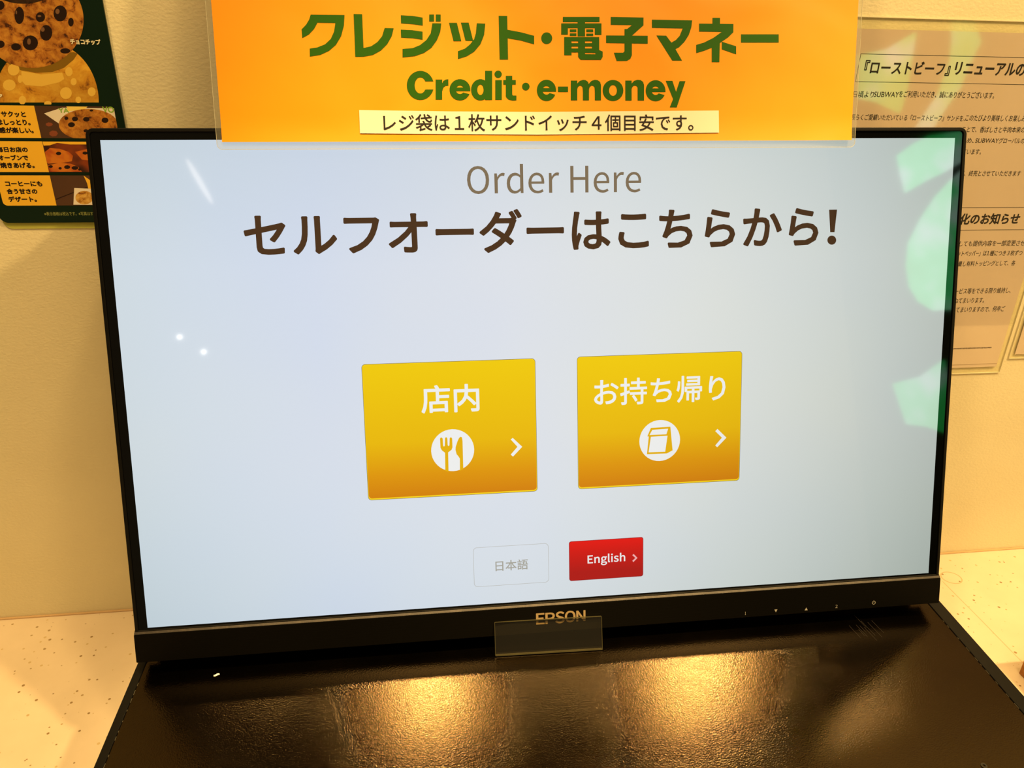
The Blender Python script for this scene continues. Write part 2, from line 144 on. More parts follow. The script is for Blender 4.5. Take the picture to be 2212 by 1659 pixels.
[-338.11,314.08],[-336.08,316.66],[-333.91,319.08],[-331.62,321.33],[-329.2,323.39],[-326.7,325.25],[-324.11,326.9],[-321.47,328.32],[-318.78,329.51],[-316.08,330.45],
[-313.36,331.15],[-310.67,331.59],[-308.01,331.78],[-305.4,331.71],[-302.86,331.38],[-300.41,330.79],[-298.07,329.94],[-295.85,328.85],[-293.77,327.52],
[-291.84,325.95],[-290.09,324.16],[-288.52,322.15],[-287.15,319.94],[-285.98,317.55],[-285.03,314.99],[-284.31,312.28],[-283.83,309.44],[-283.58,306.48],
[-283.57,303.44],[-283.82,300.33]],"cookie0":[[-292.39,365.81],[-293.07,363.83],[-294.25,361.87],[-295.91,359.99],[-298.01,358.23],[-300.5,356.64],[-303.31,355.27],
[-306.37,354.14],[-309.61,353.28],[-312.94,352.72],[-316.27,352.48],[-319.53,352.54],[-322.63,352.93],[-325.49,353.61],[-328.04,354.58],[-330.22,355.81],
[-331.98,357.26],[-333.27,358.91],[-334.07,360.7],[-334.36,362.59],[-334.13,364.54],[-333.4,366.51],[-332.17,368.43],[-330.5,370.26],[-328.41,371.97],[-325.96,373.52],
[-323.2,374.85],[-320.21,375.95],[-317.05,376.79],[-313.8,377.35],[-310.54,377.61],[-307.34,377.56],[-304.28,377.22],[-301.43,376.58],[-298.87,375.66],
[-296.66,374.47],[-294.84,373.06],[-293.48,371.45],[-292.6,369.67],[-292.24,367.78]],"chips1":[[[-317.27,346.12],[-317.89,344.3],[-318.84,342.73],[-319.96,341.68],
[-321.09,341.29],[-322.05,341.63],[-322.69,342.64],[-322.93,344.17],[-322.71,345.99],[-322.08,347.8],[-321.14,349.35],[-320.02,350.4],[-318.9,350.79],[-317.95,350.45],
[-317.3,349.45],[-317.06,347.93]],[[-305.59,345.51],[-306.02,344.45],[-306.8,343.54],[-307.79,342.92],[-308.86,342.68],[-309.84,342.87],[-310.57,343.45],
[-310.95,344.33],[-310.92,345.38],[-310.48,346.43],[-309.71,347.34],[-308.71,347.95],[-307.65,348.19],[-306.68,348.01],[-305.95,347.43],[-305.56,346.56]],
[[-292.75,347.85],[-293.39,346.15],[-294.52,344.69],[-295.97,343.7],[-297.5,343.33],[-298.9,343.63],[-299.94,344.56],[-300.46,345.97],[-300.39,347.65],
[-299.74,349.34],[-298.61,350.78],[-297.18,351.76],[-295.65,352.13],[-294.26,351.84],[-293.22,350.92],[-292.69,349.52]],[[-289.82,343.15],[-290.13,342.23],
[-290.64,341.44],[-291.27,340.9],[-291.93,340.7],[-292.51,340.87],[-292.93,341.38],[-293.12,342.15],[-293.05,343.07],[-292.74,343.99],[-292.23,344.78],
[-291.6,345.31],[-290.94,345.51],[-290.36,345.35],[-289.94,344.84],[-289.75,344.07]],[[-303.37,336.91],[-304.01,335.22],[-305.08,333.77],[-306.44,332.78],
[-307.87,332.42],[-309.15,332.72],[-310.09,333.66],[-310.54,335.07],[-310.43,336.75],[-309.8,338.43],[-308.72,339.87],[-307.37,340.85],[-305.96,341.21],
[-304.68,340.91],[-303.74,339.99],[-303.28,338.59]],[[-312.75,331.12],[-313.44,329.5],[-314.7,328.11],[-316.35,327.16],[-318.11,326.8],[-319.73,327.09],
[-320.96,327.98],[-321.6,329.32],[-321.57,330.93],[-320.87,332.54],[-319.61,333.92],[-317.98,334.85],[-316.22,335.21],[-314.61,334.93],[-313.38,334.05],
[-312.73,332.72]],[[-323.16,328.65],[-323.55,327.85],[-324.3,327.17],[-325.3,326.7],[-326.39,326.52],[-327.41,326.66],[-328.2,327.09],[-328.64,327.75],
[-328.67,328.53],[-328.27,329.33],[-327.52,330.01],[-326.52,330.48],[-325.44,330.66],[-324.42,330.52],[-323.63,330.09],[-323.19,329.44]],[[-331.97,329.96],
[-332.34,329.16],[-333.01,328.48],[-333.88,328.02],[-334.83,327.84],[-335.69,327.98],[-336.35,328.41],[-336.7,329.07],[-336.69,329.86],[-336.32,330.65],
[-335.65,331.32],[-334.78,331.79],[-333.84,331.96],[-332.98,331.82],[-332.32,331.4],[-331.97,330.74]],[[-327.0,351.29],[-327.42,350.31],[-328.19,349.48],
[-329.17,348.9],[-330.22,348.68],[-331.18,348.85],[-331.9,349.38],[-332.27,350.18],[-332.23,351.15],[-331.8,352.12],[-331.04,352.95],[-330.06,353.52],[-329.01,353.74],
[-328.06,353.58],[-327.34,353.05],[-326.97,352.25]],[[-295.14,326.97],[-295.48,326.38],[-296.22,325.88],[-297.23,325.53],[-298.38,325.39],[-299.47,325.48],
[-300.35,325.79],[-300.88,326.27],[-300.97,326.85],[-300.63,327.44],[-299.9,327.94],[-298.88,328.29],[-297.74,328.43],[-296.65,328.34],[-295.77,328.03],
[-295.24,327.55]]],"shine1":[[[-320.86,347.66],[-321.09,347.02],[-321.41,346.62],[-321.69,346.61],[-321.83,347.0],[-321.76,347.64],[-321.53,348.29],[-321.21,348.69],
[-320.93,348.69],[-320.8,348.3]],[[-296.65,348.84],[-297.06,347.97],[-297.79,347.42],[-298.54,347.4],[-299.04,347.92],[-299.09,348.77],[-298.67,349.64],
[-297.95,350.19],[-297.2,350.21],[-296.7,349.69]],[[-307.27,338.67],[-307.66,337.9],[-308.33,337.42],[-309.04,337.4],[-309.51,337.86],[-309.57,338.62],
[-309.18,339.39],[-308.5,339.87],[-307.79,339.89],[-307.32,339.43]],[[-316.69,331.78],[-317.13,330.71],[-317.82,330.05],[-318.48,330.03],[-318.87,330.68],
[-318.83,331.73],[-318.39,332.79],[-317.71,333.46],[-317.04,333.47],[-316.66,332.83]],[[-307.56,346.01],[-307.86,345.66],[-308.47,345.43],[-309.18,345.41],
[-309.7,345.61],[-309.84,345.95],[-309.55,346.3],[-308.93,346.53],[-308.23,346.54],[-307.71,346.35]]],"chips2w":[[[-326.86,315.71],[-327.42,314.38],[-328.42,313.24],
[-329.7,312.47],[-331.06,312.18],[-332.3,312.43],[-333.23,313.16],[-333.7,314.27],[-333.65,315.59],[-333.08,316.91],[-332.09,318.04],[-330.81,318.81],[-329.46,319.09],
[-328.22,318.86],[-327.29,318.13],[-326.81,317.03]],[[-326.43,310.33],[-326.74,309.44],[-327.22,308.68],[-327.79,308.16],[-328.36,307.98],[-328.86,308.15],
[-329.2,308.65],[-329.32,309.4],[-329.22,310.29],[-328.91,311.18],[-328.44,311.94],[-327.87,312.45],[-327.29,312.63],[-326.8,312.46],[-326.46,311.97],[-326.33,311.22]],
[[-296.21,315.09],[-296.59,314.05],[-297.24,313.16],[-298.07,312.55],[-298.94,312.33],[-299.72,312.53],[-300.3,313.1],[-300.59,313.98],[-300.54,315.01],
[-300.16,316.05],[-299.51,316.94],[-298.69,317.54],[-297.82,317.76],[-297.03,317.57],[-296.45,316.99],[-296.17,316.12]],[[-295.04,309.28],[-295.34,308.45],
[-295.87,307.75],[-296.54,307.27],[-297.26,307.09],[-297.91,307.25],[-298.39,307.71],[-298.63,308.4],[-298.6,309.22],[-298.29,310.05],[-297.76,310.75],
[-297.09,311.23],[-296.38,311.4],[-295.73,311.25],[-295.25,310.79],[-295.01,310.1]],[[-299.26,302.54],[-299.8,301.17],[-300.8,300.0],[-302.1,299.21],[-303.49,298.92],
[-304.77,299.18],[-305.74,299.94],[-306.26,301.08],[-306.23,302.44],[-305.68,303.81],[-304.69,304.97],[-303.4,305.75],[-302.01,306.04],[-300.73,305.79],
[-299.76,305.04],[-299.24,303.9]],[[-284.88,303.54],[-285.26,302.5],[-285.95,301.61],[-286.84,301.02],[-287.8,300.8],[-288.68,300.99],[-289.34,301.57],
[-289.69,302.44],[-289.67,303.47],[-289.28,304.5],[-288.59,305.38],[-287.7,305.97],[-286.75,306.19],[-285.87,306.0],[-285.21,305.43],[-284.86,304.56]],
[[-327.13,298.02],[-327.52,297.02],[-328.18,296.16],[-329.01,295.58],[-329.89,295.37],[-330.67,295.56],[-331.24,296.12],[-331.51,296.97],[-331.44,297.96],
[-331.05,298.96],[-330.39,299.82],[-329.56,300.39],[-328.69,300.6],[-327.91,300.41],[-327.34,299.86],[-327.07,299.02]],[[-294.53,298.64],[-294.81,297.88],
[-295.3,297.22],[-295.94,296.78],[-296.61,296.62],[-297.22,296.77],[-297.68,297.19],[-297.91,297.84],[-297.88,298.6],[-297.6,299.36],[-297.1,300.01],[-296.47,300.45],
[-295.8,300.61],[-295.19,300.47],[-294.74,300.04],[-294.5,299.4]],[[-312.57,296.22],[-312.86,295.64],[-313.44,295.14],[-314.22,294.81],[-315.08,294.68],
[-315.89,294.79],[-316.52,295.11],[-316.89,295.59],[-316.93,296.17],[-316.64,296.75],[-316.06,297.25],[-315.28,297.58],[-314.42,297.71],[-313.62,297.6],
[-312.98,297.29],[-312.61,296.8]],[[-331.16,306.77],[-331.74,305.5],[-332.79,304.41],[-334.16,303.67],[-335.63,303.4],[-336.99,303.63],[-338.01,304.33],
[-338.56,305.4],[-338.54,306.66],[-337.96,307.93],[-336.9,309.01],[-335.54,309.74],[-334.08,310.02],[-332.73,309.79],[-331.7,309.09],[-331.15,308.03]]],
"band2w":[[-325.99,314.96],[-314.76,313.23],[-302.42,314.4],[-302.02,310.73],[-305.58,308.72],[-316.3,306.22],[-325.51,306.86],[-327.23,309.55]],"shadow2":[[-336.42,322.75],
[-334.58,320.89],[-330.09,317.18],[-325.9,315.34],[-316.89,314.15],[-308.22,314.69],[-300.64,317.32],[-294.21,322.04],[-291.16,325.53],[-293.35,326.25]]},"ntext":{"『ローストビーフ』":[232.4,298.71,322.43,331.88],
"リニューアルの":[302.22,358.36,323.31,332.03],"日頃より":[227.85,243.65,306.99,311.23],"SUBWAY":[243.86,263.16,307.53,311.18],"をご利用いただき、誠にありがとうございます。":[263.3,339.18,307.58,312.2],
"長らくご愛顧いただいている『ローストビーフ』サンドを、":[229.65,320.2,291.59,295.78],"このたびより美味しくお楽しみ":[320.56,369.95,291.85,296.44],"ことで、香ばしさと牛肉本来の":[320.24,371.9,283.81,288.14],
"ため、":[321.8,332.21,276.1,280.0],"SUBWAY.":[333.36,352.63,276.36,279.63],"グローバルの":[352.86,374.21,275.98,280.11],"ています。":[324.98,340.67,267.89,271.84],"売、終売とさせていただきます":[327.78,379.03,251.84,256.11],
"化のお知らせ":[337.98,389.85,214.41,223.35],"ましても提供内容を一部変更させ":[338.82,400.88,196.97,201.61],"ットペッパー」は":[344.05,369.25,188.89,193.5],"１":[369.65,371.91,189.61,193.04],
"種につき３枚ずつ":[372.47,401.42,188.89,193.38],"増量し有料トッピングとして、各":[343.23,397.87,180.6,184.98],"ービス等をできる限り維持し、":[350.71,401.4,157.22,162.06],"ねてまいります。":[352.66,379.65,149.14,153.63],
"ってまいりますので、何卒ご":[352.99,400.87,141.0,146.03]},"notice":{"tl":[221.69,359.09],"tr":[346.74,359.15],"ptl":[223.39,351.62],"pr":[409.34,88.65],"lr":[415.11,86.26],
"n2":[419.95,97.44],"box":[[227.4,335.69],[354.45,336.06],[227.43,317.37],[360.49,317.99]],"line2":[[336.5,227.91],[340.62,209.84]],"tiny":[362.18,399.75,107.07,109.58],
"rule3":[[366.4,93.82],[367.8,88.95]]},"ring":[399.65,116.13],"scratch":[[387.8,112.04],[387.87,60.05],[387.14,20.81],[387.19,3.19]],"wood":[[375.28,1.1],
[362.38,-9.83]],"crumb":[-223.46,4.33],"screw":[224.97,116.2],"green":{"s":[[[1.2981,1.0115],[1.3455,1.0435],[1.3998,1.0698],[1.5122,1.0846],[1.4997,0.9893],
[1.4444,0.959],[1.3827,0.9318],[1.3101,0.8935],[1.3014,0.9537]],[[1.4964,0.9646],[1.4555,0.9315],[1.4025,0.8814],[1.3478,0.8135],[1.3017,0.7407],[1.2863,0.6711],
[1.2887,0.6088],[1.3114,0.563],[1.3546,0.5347],[1.4404,0.5384]],[[1.4092,0.3009],[1.3454,0.2948],[1.2912,0.3071],[1.2327,0.2824],[1.2258,0.2013],[1.2852,0.1471],
[1.3867,0.1303]]],"w":[[[1.4722,0.4165],[1.5389,0.4158],[1.5723,0.3684],[1.5542,0.3065],[1.5432,0.2434],[1.5094,0.1786],[1.4865,0.1259],[1.4338,0.1255],
[1.4819,0.2234],[1.4949,0.3178],[1.4867,0.3665]],[[1.2051,0.3244],[1.2902,0.343],[1.3642,0.3878],[1.369,0.3154],[1.3749,0.2535],[1.3722,0.19],[1.3668,0.1706],
[1.2891,0.1992],[1.2319,0.2073]]],"dot":[[-0.7584,0.5039],[-0.6966,0.4627],[-0.7463,0.9813],[-0.6805,0.8823]]},"cam":{"loc":[-0.092269,-0.391286,0.338013],
"R":[[0.990984,-0.034821,0.129376],[-0.132182,-0.411766,0.901652],[0.021876,-0.910624,-0.412656]],"f":1630.838094,"A":[0.999795,-0.016911,0.011116],"U":[-0.005949,0.279396,0.960158],
"F":[-0.019343,-0.960027,0.279238],"T0":[0.000222,-0.007792,-0.031846],"Dt":[-0.016539,-0.999326,-0.03277],"Tn":[-0.011662,-0.032579,0.999401],"S0":[-0.004828,0.078437,0.283658],
"Su":[-0.006386,0.257544,0.966246],"Sn":[-0.019203,-0.966119,0.257383],"ZC":-0.109097},"glyph":{"O":[779,[[[390,-14],[498,4],[589,56],[658,140],[703,251],
[718,388],[703,524],[658,634],[589,715],[498,766],[390,784],[281,766],[190,715],[121,634],[77,524],[61,388],[77,251],[121,140],[190,56],[281,4]],[[390,71],
[313,86],[249,127],[201,193],[171,281],[161,388],[171,494],[201,580],[249,644],[313,685],[390,699],[467,685],[530,644],[578,580],[608,494],[619,388],[608,281],
[578,193],[530,127],[467,86]]]],"r":[408,[[[97,0],[193,0],[193,367],[218,417],[246,455],[276,480],[307,494],[336,499],[349,499],[361,497],[371,496],[381,493],
[392,489],[410,572],[399,577],[388,581],[376,583],[363,585],[349,585],[312,580],[276,564],[243,539],[213,507],[187,466],[185,466],[175,570],[97,570]]]],
"d":[651,[[[291,-14],[331,-9],[369,2],[404,20],[436,42],[464,67],[467,67],[476,0],[555,0],[555,836],[458,836],[458,617],[463,519],[434,542],[404,560],[374,574],
[340,582],[303,585],[227,572],[159,533],[105,470],[69,387],[56,285],[66,181],[97,98],[146,37],[212,-1]],[[312,67],[257,77],[213,105],[181,149],[161,210],
[154,286],[163,358],[186,419],[222,465],[267,494],[319,504],[347,502],[375,496],[402,484],[430,467],[458,444],[458,145],[430,117],[401,95],[372,79],[343,70]]]],
"e":[582,[[[328,-14],[372,-11],[412,-3],[450,10],[484,26],[515,44],[481,108],[455,93],[428,80],[400,71],[370,65],[338,63],[278,72],[227,98],[187,140],[161,195],
[149,263],[534,263],[535,272],[536,282],[537,293],[538,305],[538,317],[528,408],[500,482],[453,538],[390,573],[310,585],[233,572],[164,533],[107,471],[69,387],
[55,285],[68,181],[107,98],[166,37],[241,-1]],[[148,331],[162,393],[187,442],[223,479],[265,501],[312,508],[361,501],[400,479],[430,443],[448,394],[454,331]]]],
"H":[765,[[[106,0],[203,0],[203,363],[562,363],[562,0],[660,0],[660,770],[562,770],[562,447],[203,447],[203,770],[106,770]]]],"E":[619,[[[106,0],[561,0],
[561,83],[203,83],[203,363],[495,363],[495,446],[203,446],[203,688],[549,688],[549,770],[106,770]]]],"n":[641,[[[97,0],[193,0],[193,414],[226,445],[256,470],
[285,487],[315,498],[349,501],[389,495],[419,478],[441,449],[453,406],[457,349],[457,0],[553,0],[553,361],[546,440],[526,503],[491,548],[442,576],[378,585],
[334,580],[293,566],[255,545],[220,519],[187,487],[185,487],[175,570],[97,570]]]],"g":[592,[[[289,-263],[387,-252],[467,-224],[527,-180],[565,-126],[578,-65],
[570,-15],[546,23],[506,50],[450,65],[379,70],[267,70],[227,73],[199,82],[180,95],[170,112],[167,132],[169,150],[174,165],[182,178],[192,190],[204,201],
[220,194],[236,188],[254,184],[271,182],[288,181],[355,190],[412,215],[457,257],[486,312],[497,379],[495,408],[488,434],[479,458],[466,479],[451,497],[567,497],
[567,570],[369,570],[356,575],[341,579],[325,582],[307,584],[288,585],[222,576],[163,549],[117,507],[86,450],[75,381],[79,342],[90,306],[107,275],[127,249],
[149,228],[149,224],[131,209],[114,191],[100,169],[90,145],[86,118],[89,92],[96,70],[107,52],[121,36],[138,24],[138,19],[108,-2],[85,-26],[68,-53],[57,-81],
[54,-110],[65,-164],[96,-206],[146,-237],[211,-256]],[[288,246],[250,252],[217,270],[191,298],[173,335],[167,381],[173,427],[190,465],[217,492],[250,509],
[288,515],[327,509],[360,492],[386,465],[404,427],[410,381],[403,335],[386,298],[359,270],[326,252]],[[303,-196],[245,-192],[200,-179],[166,-158],[145,-130],
[138,-97],[140,-77],[146,-57],[157,-37],[174,-18],[195,0],[211,-3],[226,-6],[241,-7],[256,-8],[269,-8],[368,-8],[409,-11],[441,-18],[464,-32],[478,-53],
[483,-81],[475,-115],[451,-147],[414,-173],[364,-190]]]],"l":[298,[[[197,-14],[212,-13],[224,-12],[235,-10],[245,-8],[253,-5],[239,68],[234,67],[229,67],
[226,66],[223,66],[220,66],[211,68],[204,72],[198,80],[195,92],[193,107],[193,836],[97,836],[97,113],[100,69],[112,34],[131,8],[160,-8]]]],"i":[289,[[[97,0],
[193,0],[193,570],[97,570]],[[145,688],[166,691],[184,699],[197,713],[206,731],[209,752],[206,773],[197,790],[184,803],[166,811],[145,814],[124,811],[106,803],
[93,790],[85,773],[82,752],[85,731],[93,713],[106,699],[124,691]]]],"s":[492,[[[246,-14],[319,-5],[377,19],[419,56],[444,102],[453,155],[443,212],[416,254],
[376,285],[329,309],[279,329],[242,343],[208,359],[181,377],[163,399],[157,428],[161,453],[173,476],[194,494],[224,506],[263,511],[292,508],[319,501],[344,490],
[368,476],[392,460],[438,520],[410,540],[378,558],[342,572],[303,582],[262,585],[193,577],[138,554],[98,519],[74,475],[65,423],[75,371],[101,332],[138,301],
[183,277],[231,258],[269,244],[304,227],[334,207],[354,181],[361,150],[357,122],[344,97],[321,78],[290,65],[249,61],[210,64],[174,73],[141,87],[110,106],
[80,129],[34,65],[68,40],[108,18],[152,1],[198,-10]]]],"h":[638,[[[97,0],[193,0],[193,414],[226,445],[256,470],[285,487],[315,498],[349,501],[389,495],
[419,478],[441,449],[453,406],[457,349],[457,0],[553,0],[553,361],[546,440],[526,503],[491,548],[442,576],[378,585],[334,580],[293,567],[256,546],[221,520],
[189,489],[193,607],[193,836],[97,836]]]],"P":[665,[[[106,0],[203,0],[203,307],[330,307],[424,316],[503,343],[562,390],[600,457],[613,544],[600,632],[562,696],
[501,739],[422,763],[326,770],[106,770]],[[203,386],[203,691],[313,691],[386,687],[443,672],[484,644],[509,603],[517,544],[509,485],[486,441],[446,410],
[390,391],[317,386]]]],"S":[626,[[[319,-14],[408,-3],[481,28],[535,75],[569,135],[581,205],[573,266],[551,316],[517,354],[473,385],[422,411],[313,458],
[277,474],[242,493],[213,516],[192,547],[185,587],[191,625],[210,656],[240,679],[280,694],[329,699],[370,695],[408,686],[443,671],[475,651],[504,627],[555,689],
[519,720],[478,746],[432,766],[382,779],[329,784],[250,774],[183,746],[131,703],[98,647],[86,580],[96,519],[121,471],[157,433],[199,404],[243,382],[353,334],
[395,315],[430,295],[458,270],[476,238],[482,196],[475,155],[455,120],[421,94],[376,77],[320,71],[273,76],[227,88],[183,108],[144,135],[108,167],[50,100],
[93,61],[142,30],[197,6],[256,-9]]]],"N":[759,[[[106,0],[197,0],[197,404],[197,453],[195,502],[192,550],[189,598],[186,645],[190,645],[273,486],[554,0],
[653,0],[653,770],[561,770],[561,370],[562,321],[564,272],[567,222],[571,173],[575,126],[569,126],[486,285],[205,770],[106,770]]]],"1":[583,[[[92,0],[515,0],
[515,80],[360,80],[360,770],[287,770],[261,756],[232,744],[201,733],[166,724],[127,715],[127,654],[265,654],[265,80],[92,80]]]],"2":[583,[[[46,0],[530,0],
[530,83],[317,83],[293,83],[268,81],[242,80],[216,78],[191,76],[292,177],[376,275],[439,371],[480,465],[494,558],[484,634],[454,696],[407,743],[345,773],
[269,784],[214,778],[165,764],[121,740],[80,709],[42,671],[98,617],[125,646],[154,670],[186,689],[221,702],[257,706],[309,699],[349,678],[377,645],[394,603],
[399,554],[386,471],[345,382],[275,285],[176,177],[46,57]]]]," ":[235,[]]}}
CM = D['cam']

# ------------------------------------------------------------------ camera
cam = bpy.data.cameras.new('camera')
camo = bpy.data.objects.new('camera', cam)
COL.objects.link(camo)
S.camera = camo
R = CM['R']            # rows: world axes, columns: camera right / down / forward
mw = Matrix(((R[0][0], -R[0][1], -R[0][2], CM['loc'][0]),
             (R[1][0], -R[1][1], -R[1][2], CM['loc'][1]),
             (R[2][0], -R[2][1], -R[2][2], CM['loc'][2]),
             (0, 0, 0, 1)))
camo.matrix_world = mw
cam.sensor_fit = 'HORIZONTAL'
cam.sensor_width = 36.0
cam.lens = CM['f'] / 2212.0 * 36.0
cam.clip_start = 0.01
cam.clip_end = 50

# ------------------------------------------------------------------ view
S.view_settings.view_transform = 'Standard'
S.view_settings.look = 'None'
S.view_settings.gamma = 1.0
S.view_settings.use_curve_mapping = False
S.view_settings.exposure = 0.0
S.cycles.sample_clamp_indirect = 0.0

# ------------------------------------------------------------------ world and lamps
W = bpy.data.worlds.new('room_light')
S.world = W
W.use_nodes = True
bg = W.node_tree.nodes['Background']
bg.inputs[0].default_value = (1.0, 0.68, 0.34, 1)
bg.inputs[1].default_value = 0.14

WARM = (1.0, 0.66, 0.27)
def lamp(name, loc, power, size, color=WARM, aim=None, shape='DISK', size_y=None, spread=180):
    l = bpy.data.lights.new(name, 'AREA')
    l.shape = shape
    l.size = size
    if size_y: l.size_y = size_y
    l.energy = power
    l.color = color
    l.spread = math.radians(spread)
    o = bpy.data.objects.new(name, l)
    COL.objects.link(o)
    o.location = loc
    if aim is not None:
        d = Vector(aim) - Vector(loc)
        o.rotation_euler = d.to_track_quat('-Z', 'Y').to_euler()
    return o
# downlights in the ceiling over the counter, another pair further out
def spot(name, loc, aim, power, angle, color=WARM):
    l = bpy.data.lights.new(name, 'SPOT')
    l.energy = power; l.color = color; l.spot_size = math.radians(angle); l.spot_blend = .8; l.shadow_soft_size = .05
    o = bpy.data.objects.new(name, l); COL.objects.link(o); o.location = loc
    o.rotation_euler = (Vector(aim)-Vector(loc)).to_track_quat('-Z', 'Y').to_euler()
    return o
spot('accent_spotlight', (-0.13, -0.24, 1.6), (-.09, .0, .07), 300, 16)
spot('accent_spotlight', (0.60, -0.24, 1.6), (.13, .0, .07), 330, 15)
lamp('downlight', (-0.55, -0.42, 1.6), 14, 0.12)
lamp('downlight', (0.25, -0.30, 1.6), 7, 0.12)
lamp('downlight', (1.05, -0.65, 1.6), 38, 0.13)
lamp('fill_light', (0.5, -1.1, 1.75), 16.0, 1.0, aim=(0.4, -.2, 0))  # soft fill added overhead to lift the whole scene, no actual fitting
# small distant lamps that the screen glass mirrors
for k, (x, z) in enumerate(D['green']['dot'][:2]):
    lamp('small_lamp', (x, -1.5, z), 0.0045, 0.012, (1, .95, .85), aim=(x/4, 0, z/2))
(x0, z0), (x1, z1) = D['green']['dot'][2:]
o = lamp('tube_lamp', ((x0+x1)/2, -1.5, (z0+z1)/2), 0.016, 0.014, (1, .85, .7), aim=((x0+x1)/8, 0, .2), shape='ELLIPSE', size_y=.13)
o.rotation_euler.rotate_axis('Z', math.radians(32))

# ------------------------------------------------------------------ materials
def mat(name, base=(.5, .5, .5), rough=.5, spec=.5, emit=None, estr=0, coat=0, coatr=.1, metal=0):
    m = bpy.data.materials.new(name)
    m.use_nodes = True
    p = m.node_tree.nodes['Principled BSDF']
    p.inputs['Base Color'].default_value = (*base, 1)
    p.inputs['Roughness'].default_value = rough
    p.inputs['Specular IOR Level'].default_value = spec
    p.inputs['Metallic'].default_value = metal
    p.inputs['Coat Weight'].default_value = coat
    p.inputs['Coat Roughness'].default_value = coatr
    if emit:
        p.inputs['Emission Color'].default_value = (*emit, 1)
        p.inputs['Emission Strength'].default_value = estr
    return m
def N(m): return m.node_tree.nodes, m.node_tree.links, m.node_tree.nodes['Principled BSDF']
def node(m, t, **kw):
    n = m.node_tree.nodes.new(t)
    for k, v in kw.items():
        if k in n.inputs.keys(): n.inputs[k].default_value = v
        else: setattr(n, k, v)
    return n
def objco(m, scale=(1, 1, 1), rot=(0, 0, 0)):
    t = node(m, 'ShaderNodeTexCoord'); mp = node(m, 'ShaderNodeMapping')
    m.node_tree.links.new(t.outputs['Object'], mp.inputs['Vector'])
    mp.inputs['Scale'].default_value = scale; mp.inputs['Rotation'].default_value = rot
    return mp.outputs[0]
def noise(m, scale, detail=2, rough=.5, vec=None, dist=0):
    n = node(m, 'ShaderNodeTexNoise')
    n.inputs['Scale'].default_value = scale; n.inputs['Detail'].default_value = detail
    n.inputs['Roughness'].default_value = rough; n.inputs['Distortion'].default_value = dist
    if vec is not None: m.node_tree.links.new(vec, n.inputs['Vector'])
    return n
def ramp(m, fac, stops, interp='LINEAR'):
    r = node(m, 'ShaderNodeValToRGB')
    r.color_ramp.interpolation = interp
    e = r.color_ramp.elements
    while len(e) < len(stops): e.new(.5)
    for i, (p, c) in enumerate(stops):
        e[i].position = p; e[i].color = (*c, 1) if len(c) == 3 else c
    m.node_tree.links.new(fac, r.inputs['Fac'])
    return r.outputs['Color']
def bump(m, h, strength=.3, dist=.001, target=None, prev=None):
    b = node(m, 'ShaderNodeBump')
    b.inputs['Strength'].default_value = strength; b.inputs['Distance'].default_value = dist
    m.node_tree.links.new(h, b.inputs['Height'])
    if prev is not None: m.node_tree.links.new(prev, b.inputs['Normal'])
    m.node_tree.links.new(b.outputs[0], N(m)[2].inputs['Normal'])
    return b.outputs[0]
def mixc(m, fac, a, b, blend='MIX'):
    x = node(m, 'ShaderNodeMix', data_type='RGBA', blend_type=blend)
    L = m.node_tree.links
    for s, v in ((0, fac), (6, a), (7, b)):
        if hasattr(v, 'links'): L.new(v, x.inputs[s])
        else: x.inputs[s].default_value = v if s == 0 else (*v, 1)
    return x.outputs[2]

# wall covering: embossed vinyl, faint slanting grain
M_wall = mat('wall_vinyl', (.78, .70, .50), .62, .35)
v = objco(M_wall, (1, 1, 1.5), (0, math.radians(32), 0))
n1 = noise(M_wall, 400, 2, .5, v, .2); n2 = noise(M_wall, 9, 2, .5, v)
bump(M_wall, n1.outputs[0], .32, .0008)
c = ramp(M_wall, n2.outputs[0], [(.3, (.76, .69, .45)), (.7, (.80, .735, .49))])
M_wall.node_tree.links.new(c, N(M_wall)[2].inputs['Base Color'])

# counter: cream solid surface with tan and brown specks
M_cnt = mat('counter_stone', (.86, .74, .5), .42, .4)
v = objco(M_cnt)
vo = node(M_cnt, 'ShaderNodeTexVoronoi'); vo.inputs['Scale'].default_value = 190; vo.inputs['Randomness'].default_value = 1
M_cnt.node_tree.links.new(v, vo.inputs['Vector'])
pick = node(M_cnt, 'ShaderNodeSeparateColor'); M_cnt.node_tree.links.new(vo.outputs['Color'], pick.inputs[0])
thr = node(M_cnt, 'ShaderNodeMath', operation='MULTIPLY'); thr.inputs[1].default_value = .26
M_cnt.node_tree.links.new(pick.outputs[0], thr.inputs[0])
sub = node(M_cnt, 'ShaderNodeMath', operation='SUBTRACT'); M_cnt.node_tree.links.new(thr.outputs[0], sub.inputs[0]); M_cnt.node_tree.links.new(vo.outputs['Distance'], sub.inputs[1])
spk = ramp(M_cnt, sub.outputs[0], [(0.0, (0, 0, 0)), (.05, (1, 1, 1))])
n0 = noise(M_cnt, 26, 3, .6, v); n3 = noise(M_cnt, 300, 2, .5, v)
basec = ramp(M_cnt, n0.outputs[0], [(.3, (.77, .635, .45)), (.7, (.83, .69, .50))])
spc = ramp(M_cnt, pick.outputs[1], [(.2, (.30, .19, .07)), (.8, (.66, .50, .25))])
cc = mixc(M_cnt, spk, basec, spc)
M_cnt.node_tree.links.new(cc, N(M_cnt)[2].inputs['Base Color'])
bump(M_cnt, n0.outputs[0], .05, .001)

